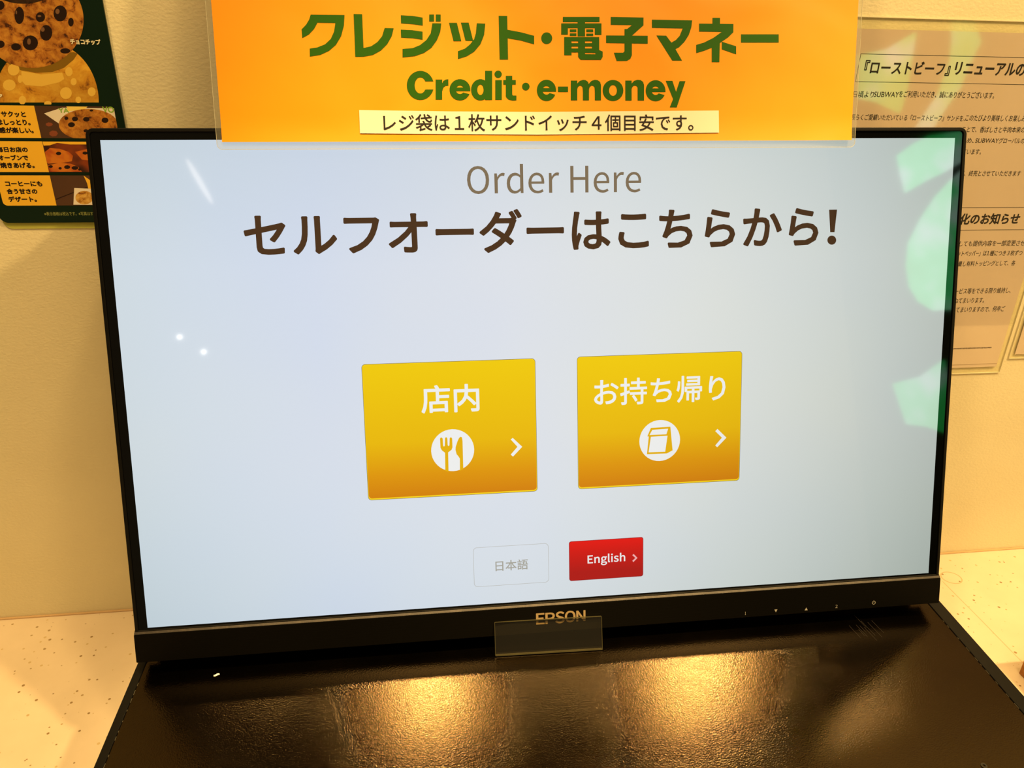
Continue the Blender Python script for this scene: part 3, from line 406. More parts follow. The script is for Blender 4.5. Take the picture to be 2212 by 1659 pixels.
M_matte = mat('matte_black_plastic', (.003, .0028, .0022), .5, .12)
M_chin = mat('brushed_black_plastic', (.0018, .0016, .001), .42, .06)
v = objco(M_chin, (6, 420, 6)); n = noise(M_chin, 4, 2, .5, v); bump(M_chin, n.outputs[0], .12, .0004)
M_ledge = mat('dusty_black_edge', (.015, .010, .006), .5, .25)
v = objco(M_ledge); n = noise(M_ledge, 260, 3, .7, v)
cl = ramp(M_ledge, n.outputs[0], [(.45, (.012, .008, .0045)), (.72, (.03, .022, .013)), (.80, (.2, .16, .1))])
M_ledge.node_tree.links.new(cl, N(M_ledge)[2].inputs['Base Color'])
GR = .04
M_glass = mat('black_glass_border', (.001, .0012, .001), GR, .4)
def lit(name, col, k=1.0, base=(0.004, .004, .004)):
    """lit LCD content; like any LCD it sends less light sideways than straight out"""
    m = mat(name, base, GR, 1.0, emit=col, estr=k)
    g = node(m, 'ShaderNodeNewGeometry'); d = node(m, 'ShaderNodeVectorMath', operation='DOT_PRODUCT')
    L = m.node_tree.links
    L.new(g.outputs['Incoming'], d.inputs[0]); L.new(g.outputs['Normal'], d.inputs[1])
    a = node(m, 'ShaderNodeMath', operation='ABSOLUTE'); L.new(d.outputs['Value'], a.inputs[0])
    q = node(m, 'ShaderNodeMapRange', interpolation_type='SMOOTHSTEP'); L.new(a.outputs[0], q.inputs['Value'])
    for nm, vv in (('From Min', .50), ('From Max', .97), ('To Min', .012*k), ('To Max', 1.02*k)): q.inputs[nm].default_value = vv
    L.new(q.outputs[0], m.node_tree.nodes['Principled BSDF'].inputs['Emission Strength'])
    return m
# lit panel: LCD white with the fine pixel columns and a viewing-angle tint painted into the emission, plus random mottling
M_screen = lit('lit_panel', (.73, .77, .84))
t = node(M_screen, 'ShaderNodeTexCoord'); sx = node(M_screen, 'ShaderNodeSeparateXYZ')
L = M_screen.node_tree.links
L.new(t.outputs['Object'], sx.inputs[0])
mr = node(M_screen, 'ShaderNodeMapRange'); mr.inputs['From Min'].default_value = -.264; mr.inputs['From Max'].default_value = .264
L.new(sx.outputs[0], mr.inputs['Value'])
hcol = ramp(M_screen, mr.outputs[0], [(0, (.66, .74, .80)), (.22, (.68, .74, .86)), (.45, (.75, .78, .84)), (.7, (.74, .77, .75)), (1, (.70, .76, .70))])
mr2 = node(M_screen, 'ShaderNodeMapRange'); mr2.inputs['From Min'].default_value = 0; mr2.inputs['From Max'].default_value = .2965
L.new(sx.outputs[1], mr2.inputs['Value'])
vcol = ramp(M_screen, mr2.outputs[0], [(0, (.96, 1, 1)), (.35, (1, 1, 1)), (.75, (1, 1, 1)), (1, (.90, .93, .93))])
n = noise(M_screen, 6, 2, .5, t.outputs['Object'])
ncol = ramp(M_screen, n.outputs[0], [(.3, (.95, .97, 1)), (.7, (1.0, 1.0, .97))])
wv = node(M_screen, 'ShaderNodeMath', operation='MULTIPLY'); wv.inputs[1].default_value = 2*math.pi/.0002745*1
L.new(sx.outputs[0], wv.inputs[0])
sn = node(M_screen, 'ShaderNodeMath', operation='SINE'); L.new(wv.outputs[0], sn.inputs[0])
wv2 = node(M_screen, 'ShaderNodeMath', operation='MULTIPLY'); wv2.inputs[1].default_value = 2*math.pi/.0002745
L.new(sx.outputs[1], wv2.inputs[0])
sn2 = node(M_screen, 'ShaderNodeMath', operation='SINE'); L.new(wv2.outputs[0], sn2.inputs[0])
ad = node(M_screen, 'ShaderNodeMath', operation='ADD'); L.new(sn.outputs[0], ad.inputs[0]); L.new(sn2.outputs[0], ad.inputs[1])
pix = ramp(M_screen, ad.outputs[0], [(0, (.93, .93, .93)), (1, (1.0, 1.0, 1.0))])
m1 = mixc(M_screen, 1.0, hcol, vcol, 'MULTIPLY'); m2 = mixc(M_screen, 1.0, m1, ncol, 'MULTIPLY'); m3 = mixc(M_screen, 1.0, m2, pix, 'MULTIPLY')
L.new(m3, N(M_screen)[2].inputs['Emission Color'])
def gradlit(name, y0, y1, stops):
    m = lit(name, (1, 1, 1))
    t = node(m, 'ShaderNodeTexCoord'); s = node(m, 'ShaderNodeSeparateXYZ'); m.node_tree.links.new(t.outputs['Object'], s.inputs[0])
    r = node(m, 'ShaderNodeMapRange'); r.inputs['From Min'].default_value = y0; r.inputs['From Max'].default_value = y1
    m.node_tree.links.new(s.outputs[1], r.inputs['Value'])
    m.node_tree.links.new(ramp(m, r.outputs[0], stops), N(m)[2].inputs['Emission Color'])
    return m
M_btn = gradlit('yellow_button_light', .0752, .1619, [(0, (.62, .20, .0)), (.18, (.70, .29, .0)), (.42, (.78, .46, .0)), (1, (.84, .57, .0))])
M_btnrim = lit('button_rim_light', (.9, .62, .01))
M_btnline = lit('button_outline', (.13, .09, .02))
M_red = gradlit('red_button_light', .0177, .043, [(0, (.42, .0, .004)), (.55, (.62, .0, .003)), (1, (.84, .0, .003))])
M_redline = lit('red_outline', (.25, 0, .01))
M_white = lit('white_print_light', (.82, .83, .82))
M_pink = lit('pink_print_light', (.85, .42, .42))
M_brown = lit('brown_print_light', (.055, .022, .008))
M_tan = lit('tan_print_light', (.20, .145, .085))
M_grey = lit('grey_print_light', (.36, .35, .30))
M_greyline = lit('grey_outline_light', (.47, .47, .44))
M_orgl = lit('orange_icon_light', (.75, .42, .0))

M_gold = mat('pale_gold_print', (.17, .125, .065), .5, .2)
M_mark = mat('pale_grey_print', (.22, .21, .18), .5, .2)

# tray sheet: glossy black with leather-like grain and dull smudges
M_tray = mat('grained_black_sheet', (.046, .033, .0175), .2, .5, metal=1)
v = objco(M_tray)
g1 = noise(M_tray, 1250, 1, .4, v); g2 = noise(M_tray, 16, 4, .65, v); g3 = noise(M_tray, 60, 3, .6, v)
rr = ramp(M_tray, g2.outputs[0], [(.35, (.16, .16, .16)), (.7, (.20, .20, .20))])
M_tray.node_tree.links.new(rr, N(M_tray)[2].inputs['Roughness'])
sm = ramp(M_tray, g3.outputs[0], [(.25, (.45, .45, .45)), (.36, (1, 1, 1))])
sv = node(M_tray, 'ShaderNodeMath', operation='MULTIPLY'); sv.inputs[1].default_value = 1.0
M_tray.node_tree.links.new(sm, sv.inputs[0]); M_tray.node_tree.links.new(sv.outputs[0], N(M_tray)[2].inputs['Specular IOR Level'])
bump(M_tray, g1.outputs[0], .6, .00012)

def paper(name, base, rough=.4, coat=.35, coatr=.12, wave=.0, wscale=7, mott=.05):
    m = mat(name, base, rough, .3, coat=coat, coatr=coatr)
    v = objco(m)
    if wave:
        n = noise(m, wscale, 2, .45, v, .5); bump(m, n.outputs[0], wave, .02)
    if mott:
        n = noise(m, 14, 3, .5, v)
        c = ramp(m, n.outputs[0], [(.3, tuple(x*(1-mott) for x in base)), (.7, tuple(min(1, x*(1+mott)) for x in base))])
        m.node_tree.links.new(c, N(m)[2].inputs['Base Color'])
    return m
M_orange = paper('orange_paper', (.66, .238, .0005), .45, .12, .2, .22, 9, .03)
M_green = mat('green_ink', (.015, .075, .0004), .5, .12, coat=.05, coatr=.2)
M_sticker = paper('cream_sticker', (.62, .54, .42), .6, 0, mott=.01)
M_ink = mat('black_ink', (.008, .006, .007), .6, .2)
M_inkwall = mat('dark_ink', (.02, .016, .012), .5, .3)
M_notice = paper('notice_paper', (.58, .47, .345), .4, 1.0, .04, .05, 5, .03)
M_notice.node_tree.nodes['Principled BSDF'].inputs['Coat IOR'].default_value = 1.85
M_poster = paper('poster_green', (.0010, .012, .004), .35, .15, .12, .04, 5, 0)
M_pyel = paper('poster_yellow', (.80, .46, .03), .35, .4, .15, .04, 5, .03)
M_pbrown = paper('poster_dark_wood', (.065, .030, .014), .35, .4, .15, 0, 5, .25)
M_pwhite = paper('poster_wrapper', (.72, .66, .55), .35, .4, .15)
M_pcream = mat('poster_letters', (.75, .70, .48), .4, .3)
M_pdim = mat('poster_small_print', (.30, .33, .10), .4, .3)
M_plime = mat('poster_lime_print', (.22, .40, .04), .4, .3)
M_pyl2 = mat('poster_pale_yellow', (.8, .6, .12), .4, .3)
M_pdark = mat('poster_shadow_brown', (.030, .016, .004), .35, .3, coat=.3)
M_pchip = mat('poster_chip', (.016, .006, .002), .35, .3, coat=.3)
M_pshine = mat('poster_chip_highlight', (.17, .085, .04), .35, .3, coat=.3)
M_pred = mat('poster_nut', (.22, .06, .025), .4, .3)
def cookie(name, a, b, c3, sc=110, det=6):
    m = mat(name, a, .4, .3, coat=.4, coatr=.15)
    v = objco(m)
    n1 = noise(m, sc, det, .68, v, .5); n2 = noise(m, sc*.22, 3, .6, v, .6)
    k = ramp(m, n1.outputs[0], [(.36, c3), (.44, a), (.60, b)])
    k2 = ramp(m, n2.outputs[0], [(.3, (.55, .5, .5)), (.6, (1, 1, 1))])
    m.node_tree.links.new(mixc(m, .8, k, k2, 'MULTIPLY'), N(m)[2].inputs['Base Color'])
    return m
M_ck1 = cookie('print_brown_cookie', (.34, .115, .012), (.54, .24, .03), (.06, .016, .002), 190, 5)
M_ck2 = cookie('print_pale_cookie', (.60, .28, .018), (.74, .43, .045), (.24, .085, .008), 80, 5)
M_ck0 = cookie('print_dark_cookie', (.03, .014, .004), (.07, .03, .01), (.008, .004, .002))
M_ck3 = cookie('print_oat_cookie', (.50, .24, .03), (.72, .45, .10), (.2, .06, .01), 200, 5)
M_ckw = mat('poster_white_chip', (.70, .45, .07), .35, .3, coat=.3)
M_oven = cookie('print_oven_glow', (.40, .075, .008), (.55, .17, .012), (.10, .018, .004), 60, 2)
M_oven2 = cookie('print_oven_dark', (.10, .022, .006), (.24, .045, .006), (.04, .01, .003), 45, 2)

def film(name, tint=(.975, .975, .95), fac=.05, gl=.04):
    m = bpy.data.materials.new(name); m.use_nodes = True
    nt = m.node_tree; nt.nodes.clear()
    o = nt.nodes.new('ShaderNodeOutputMaterial'); tr = nt.nodes.new('ShaderNodeBsdfTransparent')
    tr.inputs[0].default_value = (*tint, 1)
    df = nt.nodes.new('ShaderNodeBsdfDiffuse'); df.inputs[0].default_value = (.7, .68, .55, 1)
    gs = nt.nodes.new('ShaderNodeBsdfGlossy'); gs.inputs['Roughness'].default_value = gl
    a = nt.nodes.new('ShaderNodeMixShader'); a.inputs[0].default_value = fac
    b = nt.nodes.new('ShaderNodeMixShader'); b.inputs[0].default_value = .035
    nt.links.new(tr.outputs[0], a.inputs[1]); nt.links.new(df.outputs[0], a.inputs[2])
    nt.links.new(a.outputs[0], b.inputs[1]); nt.links.new(gs.outputs[0], b.inputs[2])
    nt.links.new(b.outputs[0], o.inputs[0])
    return m
M_film = film('laminate_film')
M_film2 = film('laminate_film_wall', (.99, .985, .93), .035, .05)
M_acr = film('clear_acrylic', (.97, .95, .88), .003, .03)
M_edge = mat('bright_film_edge', (.75, .70, .50), .3, .5)
M_acredge = mat('acrylic_edge', (.03, .027, .012), .35, .3)

# ------------------------------------------------------------------ geometry helpers
def frame(name, o, X, Y, Z, label=None, cat=None, group=None):
    e = bpy.data.objects.new(name, None); COL.objects.link(e)
    e.empty_display_size = .05
    e.matrix_world = Matrix(((X[0], Y[0], Z[0], o[0]), (X[1], Y[1], Z[1], o[1]), (X[2], Y[2], Z[2], o[2]), (0, 0, 0, 1)))
    if label: e['label'] = label
    if cat: e['category'] = cat
    if group: e['group'] = group
    return e
def link(name, me, m, parent=None, label=None, cat=None, kind=None, smooth=False):
    me.materials.clear(); me.materials.append(m)
    o = bpy.data.objects.new(name, me); COL.objects.link(o)
    if parent is not None: o.parent = parent
    if label: o['label'] = label
    if cat: o['category'] = cat
    if kind: o['kind'] = kind
    if smooth:
        for p in me.polygons: p.use_smooth = True
    return o
def pydata(name, vs, fs):
    me = bpy.data.meshes.new(name); me.from_pydata(vs, [], fs); me.update(); return me
def bmesh_obj(bm, name):
    me = bpy.data.meshes.new(name); bm.to_mesh(me); bm.free(); return me
def boxm(name, x0, x1, y0, y1, z0, z1, bev=0, seg=2):
    bm = bmesh.new()
    bmesh.ops.create_cube(bm, size=1)
    for v in bm.verts:
        v.co = Vector(((x0+x1)/2+v.co.x*(x1-x0), (y0+y1)/2+v.co.y*(y1-y0), (z0+z1)/2+v.co.z*(z1-z0)))
    if bev: bmesh.ops.bevel(bm, geom=bm.edges[:], offset=bev, segments=seg, profile=.5, affect='EDGES')
    return bmesh_obj(bm, name)
def rrect(x0, x1, y0, y1, r, n=6):
    if not isinstance(r, (tuple, list)): r = (r,)*4     # corners: bl, br, tr, tl
    pts = []
    for (cx, cy, a0, q) in ((x0+r[0], y0+r[0], 180, r[0]), (x1-r[1], y0+r[1], 270, r[1]), (x1-r[2], y1-r[2], 0, r[2]), (x0+r[3], y1-r[3], 90, r[3])):
        if q <= 0: pts.append((cx, cy)); continue
        for i in range(n+1):
            a = math.radians(a0+90*i/n); pts.append((cx+q*math.cos(a), cy+q*math.sin(a)))
    return pts
MM = .001
def slab(name, pts, z0, z1, holes=(), bev=0):
    """extruded outline (mm) in the local xy plane, with optional holes"""
    me = fillmesh(name, [pts, *holes], z0)
    if z1 != z0:
        bm = bmesh.new(); bm.from_mesh(me)
        r = bmesh.ops.extrude_face_region(bm, geom=bm.faces[:])
        vs = [g for g in r['geom'] if isinstance(g, bmesh.types.BMVert)]
        bmesh.ops.translate(bm, verts=vs, vec=(0, 0, (z1-z0)*MM))
        bmesh.ops.recalc_face_normals(bm, faces=bm.faces[:])
        if bev:
            es = [e for e in bm.edges if all(v in set(vs) for v in e.verts) and len(e.link_faces) == 2 and e.calc_face_angle(0) > .8]
            bmesh.ops.bevel(bm, geom=es, offset=bev*MM, segments=2, profile=.5, affect='EDGES')
        bm.to_mesh(me); bm.free()
    return me
DG = None
def fillmesh(name, loops, z=0):
    c = bpy.data.curves.new('t', 'CURVE'); c.dimensions = '2D'; c.fill_mode = 'BOTH'
    for l in loops:
        s = c.splines.new('POLY'); s.points.add(len(l)-1); s.use_cyclic_u = True
        for p, q in zip(s.points, l): p.co = (q[0]*MM, q[1]*MM, 0, 1)
    o = bpy.data.objects.new('t', c); COL.objects.link(o)
    me = bpy.data.meshes.new_from_object(o.evaluated_get(bpy.context.evaluated_depsgraph_get()))
    bpy.data.objects.remove(o); bpy.data.curves.remove(c)
    me.name = name
    for v in me.vertices: v.co.z = z*MM
    bm = bmesh.new(); bm.from_mesh(me)
    bmesh.ops.remove_doubles(bm, verts=bm.verts[:], dist=1e-8)
    for f in bm.faces:
        if f.normal.z < 0: f.normal_flip()
    bm.to_mesh(me); bm.free()
    return me
def polys(name, plist, z, m, parent, label=None):
    """several simple outlines (may overlap) of one printed mark joined in one mesh"""
    bm = bmesh.new()
    for i, p in enumerate(plist):
        me = fillmesh('t', [p], z+.004*i)
        bm.from_mesh(me); bpy.data.meshes.remove(me)
    return link(name, bmesh_obj(bm, name), m, parent, label)
FONTCACHE = {}
def fontmesh(body):
    if body in FONTCACHE: return FONTCACHE[body]
    c = bpy.data.curves.new('t', 'FONT'); c.body = body; c.size = 1; c.resolution_u = 3
    o = bpy.data.objects.new('t', c); COL.objects.link(o)
    me = bpy.data.meshes.new_from_object(o.evaluated_get(bpy.context.evaluated_depsgraph_get()))
    bpy.data.objects.remove(o); bpy.data.curves.remove(c)
    FONTCACHE[body] = me
    return me
def emb(vs, fs, w, z, dz=.004):
    """thicken glyph strokes by w mm: overlapping shifted copies"""
    if w <= 0: return [(x, y, z) for x, y in vs], fs
    V, F = [], []
    n = 16 if w > .4 else 8
    for k in range(n):
        dx, dy = math.cos(2*math.pi*(k+.5)/n), math.sin(2*math.pi*(k+.5)/n)
        b = len(V)
        V += [(x+w*dx, y+w*dy, z+k*dz) for x, y in vs]
        F += [tuple(i+b for i in f) for f in fs]
    return V, F
def text(name, body, bx, z, m, parent, w=0, label=None):
    """lettering fitted into the box bx = (x0, x1, y0, y1) mm; w = extra stroke weight"""
    me = fontmesh(body)
    vs = [v.co for v in me.vertices]
    x0, x1 = min(v.x for v in vs), max(v.x for v in vs); y0, y1 = min(v.y for v in vs), max(v.y for v in vs)
    u0, u1, w0, w1 = bx[0]+w, bx[1]-w, bx[2]+w, bx[3]-w
    P = [(u0+(v.x-x0)/(x1-x0)*(u1-u0), w0+(v.y-y0)/(y1-y0)*(w1-w0)) for v in vs]
    V, F = emb(P, [tuple(p.vertices) for p in me.polygons], w, z)
    me2 = pydata(name, [(a*MM, b*MM, c*MM) for a, b, c in V], F)
    for p in me2.polygons:
        if p.normal.z < 0: p.flip()
    return link(name, me2, m, parent, label)
def glyphs(name, s, bx, z, m, parent, w=0, label=None):
    """Latin lettering from stored outlines, fitted into bx"""
    loops, x = [], 0
    for ch in s:
        adv, ls = D['glyph'][ch]
        loops.append([[(px+x, py) for px, py in l] for l in ls]); x += adv
    P = [p for g in loops for l in g for p in l]
    x0, x1 = min(p[0] for p in P), max(p[0] for p in P); y0, y1 = min(p[1] for p in P), max(p[1] for p in P)
    u0, u1, w0, w1 = bx[0]+w, bx[1]-w, bx[2]+w, bx[3]-w
    f = lambda p: (u0+(p[0]-x0)/(x1-x0)*(u1-u0), w0+(p[1]-y0)/(y1-y0)*(w1-w0))
    V, F = [], []
    for g in loops:
        if not g: continue
        me = fillmesh('t', [[f(p) for p in l] for l in g], 0)
        vs = [(v.co.x*1000, v.co.y*1000) for v in me.vertices]; fs = [tuple(p.vertices) for p in me.polygons]
        a, b = emb(vs, fs, w, z); k = len(V)
        V += a; F += [tuple(i+k for i in q) for q in b]
        bpy.data.meshes.remove(me)
    return link(name, pydata(name, [(a*MM, b*MM, c*MM) for a, b, c in V], F), m, parent, label)
def ellipse(cx, cy, rx, ry, n=40): return [(cx+rx*math.cos(2*math.pi*i/n), cy+ry*math.sin(2*math.pi*i/n)) for i in range(n)]

ZC = CM['ZC']; WY = .152
# ------------------------------------------------------------------ setting
link('wall_back', boxm('wall_back', -1.6, 1.8, WY, WY+.08, ZC-.02, 1.75), M_wall, kind='structure')
link('floor', boxm('floor', -1.6, 1.8, -2.6, WY+.08, -1.05, -1.0), mat('floor_tile', (.30, .24, .18), .5, .4), kind='structure')
counter = frame('counter', (0, WY, ZC), (1, 0, 0), (0, 1, 0), (0, 0, 1), 'cream speckled stone counter top running along the wall under the black kiosk', 'counter')
link('worktop', boxm('worktop', -1.6, 1.8, -.62, 0, -.04, 0, .0015), M_cnt, counter)
# thin sealant line where the counter meets the wall
M_seal = mat('sealant', (.62, .42, .22), .5, .3)
link('sealant_bead', boxm('sealant_bead', -1.6, 1.8, -.0022, 0, 0, .0012, .0004), M_seal, counter)
M_stain = mat('coffee_stain', (.72, .47, .26), .4, .4)
rx, ry = D['ring'][0], D['ring'][1]-WY*1000
me = fillmesh('ring_stain', [ellipse(rx, ry, 9.6, 8.8), ellipse(rx, ry, 8.5, 7.8)], .06)
link('ring_stain', me, M_stain, counter, 'faint brown ring stain')
sp = D['scratch']
pts = [(x, y-WY*1000) for x, y in sp]
me = fillmesh('scratch', [[(x-.35, y) for x, y in pts]+[(x+.35, y) for x, y in pts[::-1]]], .06)
link('scratch', me, M_stain, counter, 'thin brown scratch line')

# ------------------------------------------------------------------ monitor
mon = frame('touch_monitor', (0, 0, 0), CM['A'], CM['U'], CM['F'],
            'wide black touch screen monitor leaning back, showing a white order page with two yellow buttons', 'monitor')
HW, VT, VB = 271.0, 302.9, -22.0
GT = .0       # glass plane (local z, mm)
# back housing and outer frame rim
link('back_housing', slab('back_housing', rrect(-HW+2, HW-2, VB+2, VT-1, 6), -30, -2.5), M_matte, mon)
link('stand_neck', boxm('stand_neck', -.09, .09, -.02, .10, -.070, -.0295, .004), M_matte, mon)
link('stand_foot', boxm('stand_foot', -.10, .10, -.0895, -.018, -.078, -.052, .004), M_matte, mon)
link('outer_frame', slab('outer_frame', rrect(-HW, HW, VB+3, VT, (1, 1, 4.5, 4.5)), -12, .9,
     holes=[rrect(-HW+2.1, HW-2.1, -1.2, VT-2.2, (0, 0, 2.2, 2.2))], bev=.35), M_matte, mon)
link('glass_border', slab('glass_border', rrect(-HW+2.1, HW-2.1, -1.2, VT-2.2, (0, 0, 2.2, 2.2)), -.9, 0,
     holes=[rrect(-263.5, 263.5, 0, 296.4, 0)]), M_glass, mon)
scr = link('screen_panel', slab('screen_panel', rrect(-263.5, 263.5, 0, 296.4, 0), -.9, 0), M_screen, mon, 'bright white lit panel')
# page content, each a thin lit mark on the panel
E = .06
glyphs('lettering', 'Order Here', D['t_order'], E, M_tan, scr, 0, 'thin grey brown English heading')
text('lettering', 'セルフオーダーはこちらから', D['t_self'], E, M_brown, scr, .62, 'bold dark brown Japanese heading')
polys('exclamation_mark', [D['excl'], D['excldot']], E, M_brown, scr)
def button(x0, x1, y0, y1, lab, r=2.0):
    polys('button_outline', [rrect(x0-.25, x1+.25, y0-.25, y1+.25, r+.25)], .02, M_btnline, scr)
    polys('button_rim', [rrect(x0, x1, y0, y1, r)], .04, M_btnrim, scr)
    polys('button', [rrect(x0+.25, x1-.25, y0+.9, y1-.3, r)], E, M_btn, scr, lab)
button(-122.6, -14.4, 75.2, 161.8, 'yellow eat-in button at the left')
button(13.0, 122.5, 75.1, 161.9, 'yellow takeaway button at the right')
text('lettering', '店内', D['t_ten'], .10, M_white, scr, .35, 'white lettering on the left yellow button')
text('lettering', 'お持ち帰り', D['t_mochi'], .10, M_white, scr, .25, 'white lettering on the right yellow button')
b = D['circ1']; cx, cy, r = (b[0]+b[1])/2, (b[2]+b[3])/2, (b[1]-b[0]+b[3]-b[2])/4
polys('icon_disc', [ellipse(cx, cy, r, r)], .10, M_white, scr)
polys('fork_icon', [D['fork']], .14, M_orgl, scr)
polys('knife_icon', [D['knife']], .14, M_orgl, scr)
polys('arrow_mark', [D['chev1']], .10, M_white, scr)
b = D['circ2']; cx, cy, r = (b[0]+b[1])/2, (b[2]+b[3])/2, (b[1]-b[0]+b[3]-b[2])/4
polys('icon_disc', [ellipse(cx, cy, r, r)], .10, M_white, scr)
polys('paper_bag_icon', [D['bag']], .14, M_orgl, scr)
polys('paper_bag_front', [D['bagw1']], .17, M_white, scr); polys('paper_bag_front', [D['bagw2']], .17, M_white, scr)
polys('arrow_mark', [D['chev2']], .10, M_white, scr)
q = D['b3']; x0, x1, y0, y1 = (q[0][0]+q[3][0])/2, (q[1][0]+q[2][0])/2, (q[2][1]+q[3][1])/2, (q[0][1]+q[1][1])/2
link('button_outline', fillmesh('button_outline', [rrect(x0, x1, y0, y1, 2.6), rrect(x0+.28, x1-.28, y0+.28, y1-.28, 2.4)], E), M_greyline, scr, 'thin grey outline of the Japanese language button')
text('lettering', '日本語', D['t_nihon'], E, M_grey, scr, .08, 'small grey Japanese lettering')
q = D['b4']; x0, x1, y0, y1 = (q[0][0]+q[3][0])/2, (q[1][0]+q[2][0])/2, (q[2][1]+q[3][1])/2, (q[0][1]+q[1][1])/2
polys('button_outline', [rrect(x0-.2, x1+.2, y0-.2, y1+.2, 1.6)], .03, M_redline, scr)
polys('button', [rrect(x0+.1, x1-.1, y0+.1, y1-.1, 1.5)], E, M_red, scr, 'small red English language button')
glyphs('lettering', 'English', D['t_eng'], .10, M_white, scr, .14, 'white lettering on the red button')
polys('arrow_mark', [D['chev3']], .10, M_pink, scr)

# chin: proud lower bezel with dusty upper ledge
chin = link('lower_bezel', slab('lower_bezel', rrect(-HW-.6, HW+.6, VB, -3.2, (.6, .6, .8, .8)), -14, 2.0, bev=.3), M_chin, mon, 'brushed black lower bezel')
vs = [(-HW-.4, -3.2, 1.8), (HW+.4, -3.2, 1.8), (HW+.4, -1.2, .3), (-HW-.4, -1.2, .3), (-HW-.4, -3.2, -3), (HW+.4, -3.2, -3), (HW+.4, -1.2, -3), (-HW-.4, -1.2, -3)]
link('bezel_ledge', pydata('bezel_ledge', [(a*MM, b*MM, c*MM) for a, b, c in vs], [(0, 1, 2, 3), (0, 4, 5, 1), (3, 2, 6, 7), (0, 3, 7, 4), (1, 5, 6, 2)]), M_ledge, mon, 'dusty sloping ledge below the screen')
for ch, b in zip('EPSON', D['epson']):
    glyphs('brand_letter', ch, b, 2.06, M_gold, chin, .22)
mk = D['marks']
h = 1.15
glyphs('button_mark', '1', (mk[0][0]-.35, mk[0][0]+.35, mk[0][1]-h, mk[0][1]+h), 2.06, M_mark, chin)
x, y = mk[1]; polys('button_mark', [[(x-1.1, y+1), (x, y-1), (x+1.1, y+1)]], 2.06, M_mark, chin)
x, y = mk[2]; polys('button_mark', [[(x-1.1, y-1), (x+1.1, y-1), (x, y+1)]], 2.06, M_mark, chin)
glyphs('button_mark', '2', (mk[3][0]-.75, mk[3][0]+.75, mk[3][1]-h, mk[3][1]+h), 2.06, M_mark, chin)
x, y = mk[4]
arc = [(x+1.3*math.cos(math.radians(a)), y+1.3*math.sin(math.radians(a))) for a in range(115, 426, 15)] + [(x+.98*math.cos(math.radians(a)), y+.98*math.sin(math.radians(a))) for a in range(425, 114, -15)]
polys('power_mark', [arc, [(x-.16, y+.2), (x+.16, y+.2), (x+.16, y+1.7), (x-.16, y+1.7)]], 2.06, M_mark, chin)

# ------------------------------------------------------------------ base box in front of the monitor
Dt, Tn, T0 = Vector(CM['Dt']), Vector(CM['Tn']), Vector(CM['T0'])
A = Vector(CM['A'])
base = frame('kiosk_base', T0, A, -Dt, Tn, 'low black base box in front of the monitor, its grained top mirroring two lamps', 'base unit')
BL, BR, TD, TB = -276.0, 283.2, 230, 20
tj = -.4
bm = bmesh.new()
# body as a wedge down to the counter, open inset on top for the sheet
def tl(x, y, z): return Vector((x*MM, y*MM, z*MM))
Minv = base.matrix_world.inverted()
def foot(x, y):
    p = base.matrix_world @ tl(x, y, 0); p.z = ZC+.0002
    return Minv @ p
ring_o = [(BL, -TD), (BR, -TD), (BR, TB), (BL, TB)]
top = [bm.verts.new(tl(x, y, -.2)) for x, y in ring_o]; bot = [bm.verts.new(foot(x, y)) for x, y in ring_o]
bm.faces.new(top); bm.faces.new(bot[::-1])
for i in range(4): bm.faces.new((top[i], bot[i], bot[(i+1) % 4], top[(i+1) % 4]))
bmesh.ops.recalc_face_normals(bm, faces=bm.faces[:])
link('base_body', bmesh_obj(bm, 'base_body'), M_matte, base)
for nm, a0, a1, in (('side_rim', BL, BL+5.3), ('side_rim', BR-9.6, BR)):
    link(nm, slab(nm, rrect(a0, a1, -TD, TB-1, .8), -.2, .9, bev=.4), M_matte, base)
link('top_sheet', slab('top_sheet', rrect(BL+5.5, BR-9.8, -TD+.3, TB-2, (1, 1, 9, 9)), -.2, .25), M_tray, base, 'grained black top sheet')
# light glints on the seams of both rims, painted as paler dashes
M_glint = mat('seam_glint', (.10, .09, .06), .5, .3)
for side, xx in ((0, BL+5.4), (1, BR-9.7)):
    y = -6.0
    while y > -95:
        l = random.uniform(1, 5)
        link('seam_glint', boxm('seam_glint', (xx-.10)*MM, (xx+.10)*MM, (y-l)*MM, y*MM, .2*MM, .45*MM), M_glint, base)
        y -= l+random.uniform(2, 11)
x, y = D['screw']
me = slab('screw', ellipse(x, -y, 1.8, 1.8, 16), .2, .7, holes=[ellipse(x, -y, .8, .8, 6)], bev=.1)
link('screw', me, mat('dull_steel', (.02, .018, .012), .5, .3, metal=.4), base, 'small screw in the top sheet')
# scratches on the sheet below the touch marks
M_scr = mat('scuffed_black', (.012, .009, .006), .5, .2)
for k in range(9):
    xx = 212+random.uniform(-9, 12); yy = 6-random.uniform(0, 14); ln = random.uniform(5, 16)
    link('scuff_mark', fillmesh('scuff_mark', [[(xx, yy), (xx+.22, yy), (xx+.22+ln*.16, yy-ln), (xx+ln*.16, yy-ln)]], .30), M_scr, base)

# crumb on the base
x, y = D['crumb']
cr = frame('crumb', T0+A*(x*MM)+Dt*(y*MM)+Tn*.0005, A, -Dt, Tn, 'tiny white crumb lying on the black base near its left back corner', 'crumb')
bm = bmesh.new(); bmesh.ops.create_icosphere(bm, subdivisions=2, radius=.001)
for v in bm.verts:
    v.co.x *= 2.0; v.co.y *= .7; v.co.z *= .5; v.co.y += .0006*math.sin(v.co.x*1500)
    v.co *= random.uniform(.85, 1.15)
link('crumb_piece', bmesh_obj(bm, 'crumb_piece'), mat('crumb_white', (.85, .8, .65), .7, .3), cr)

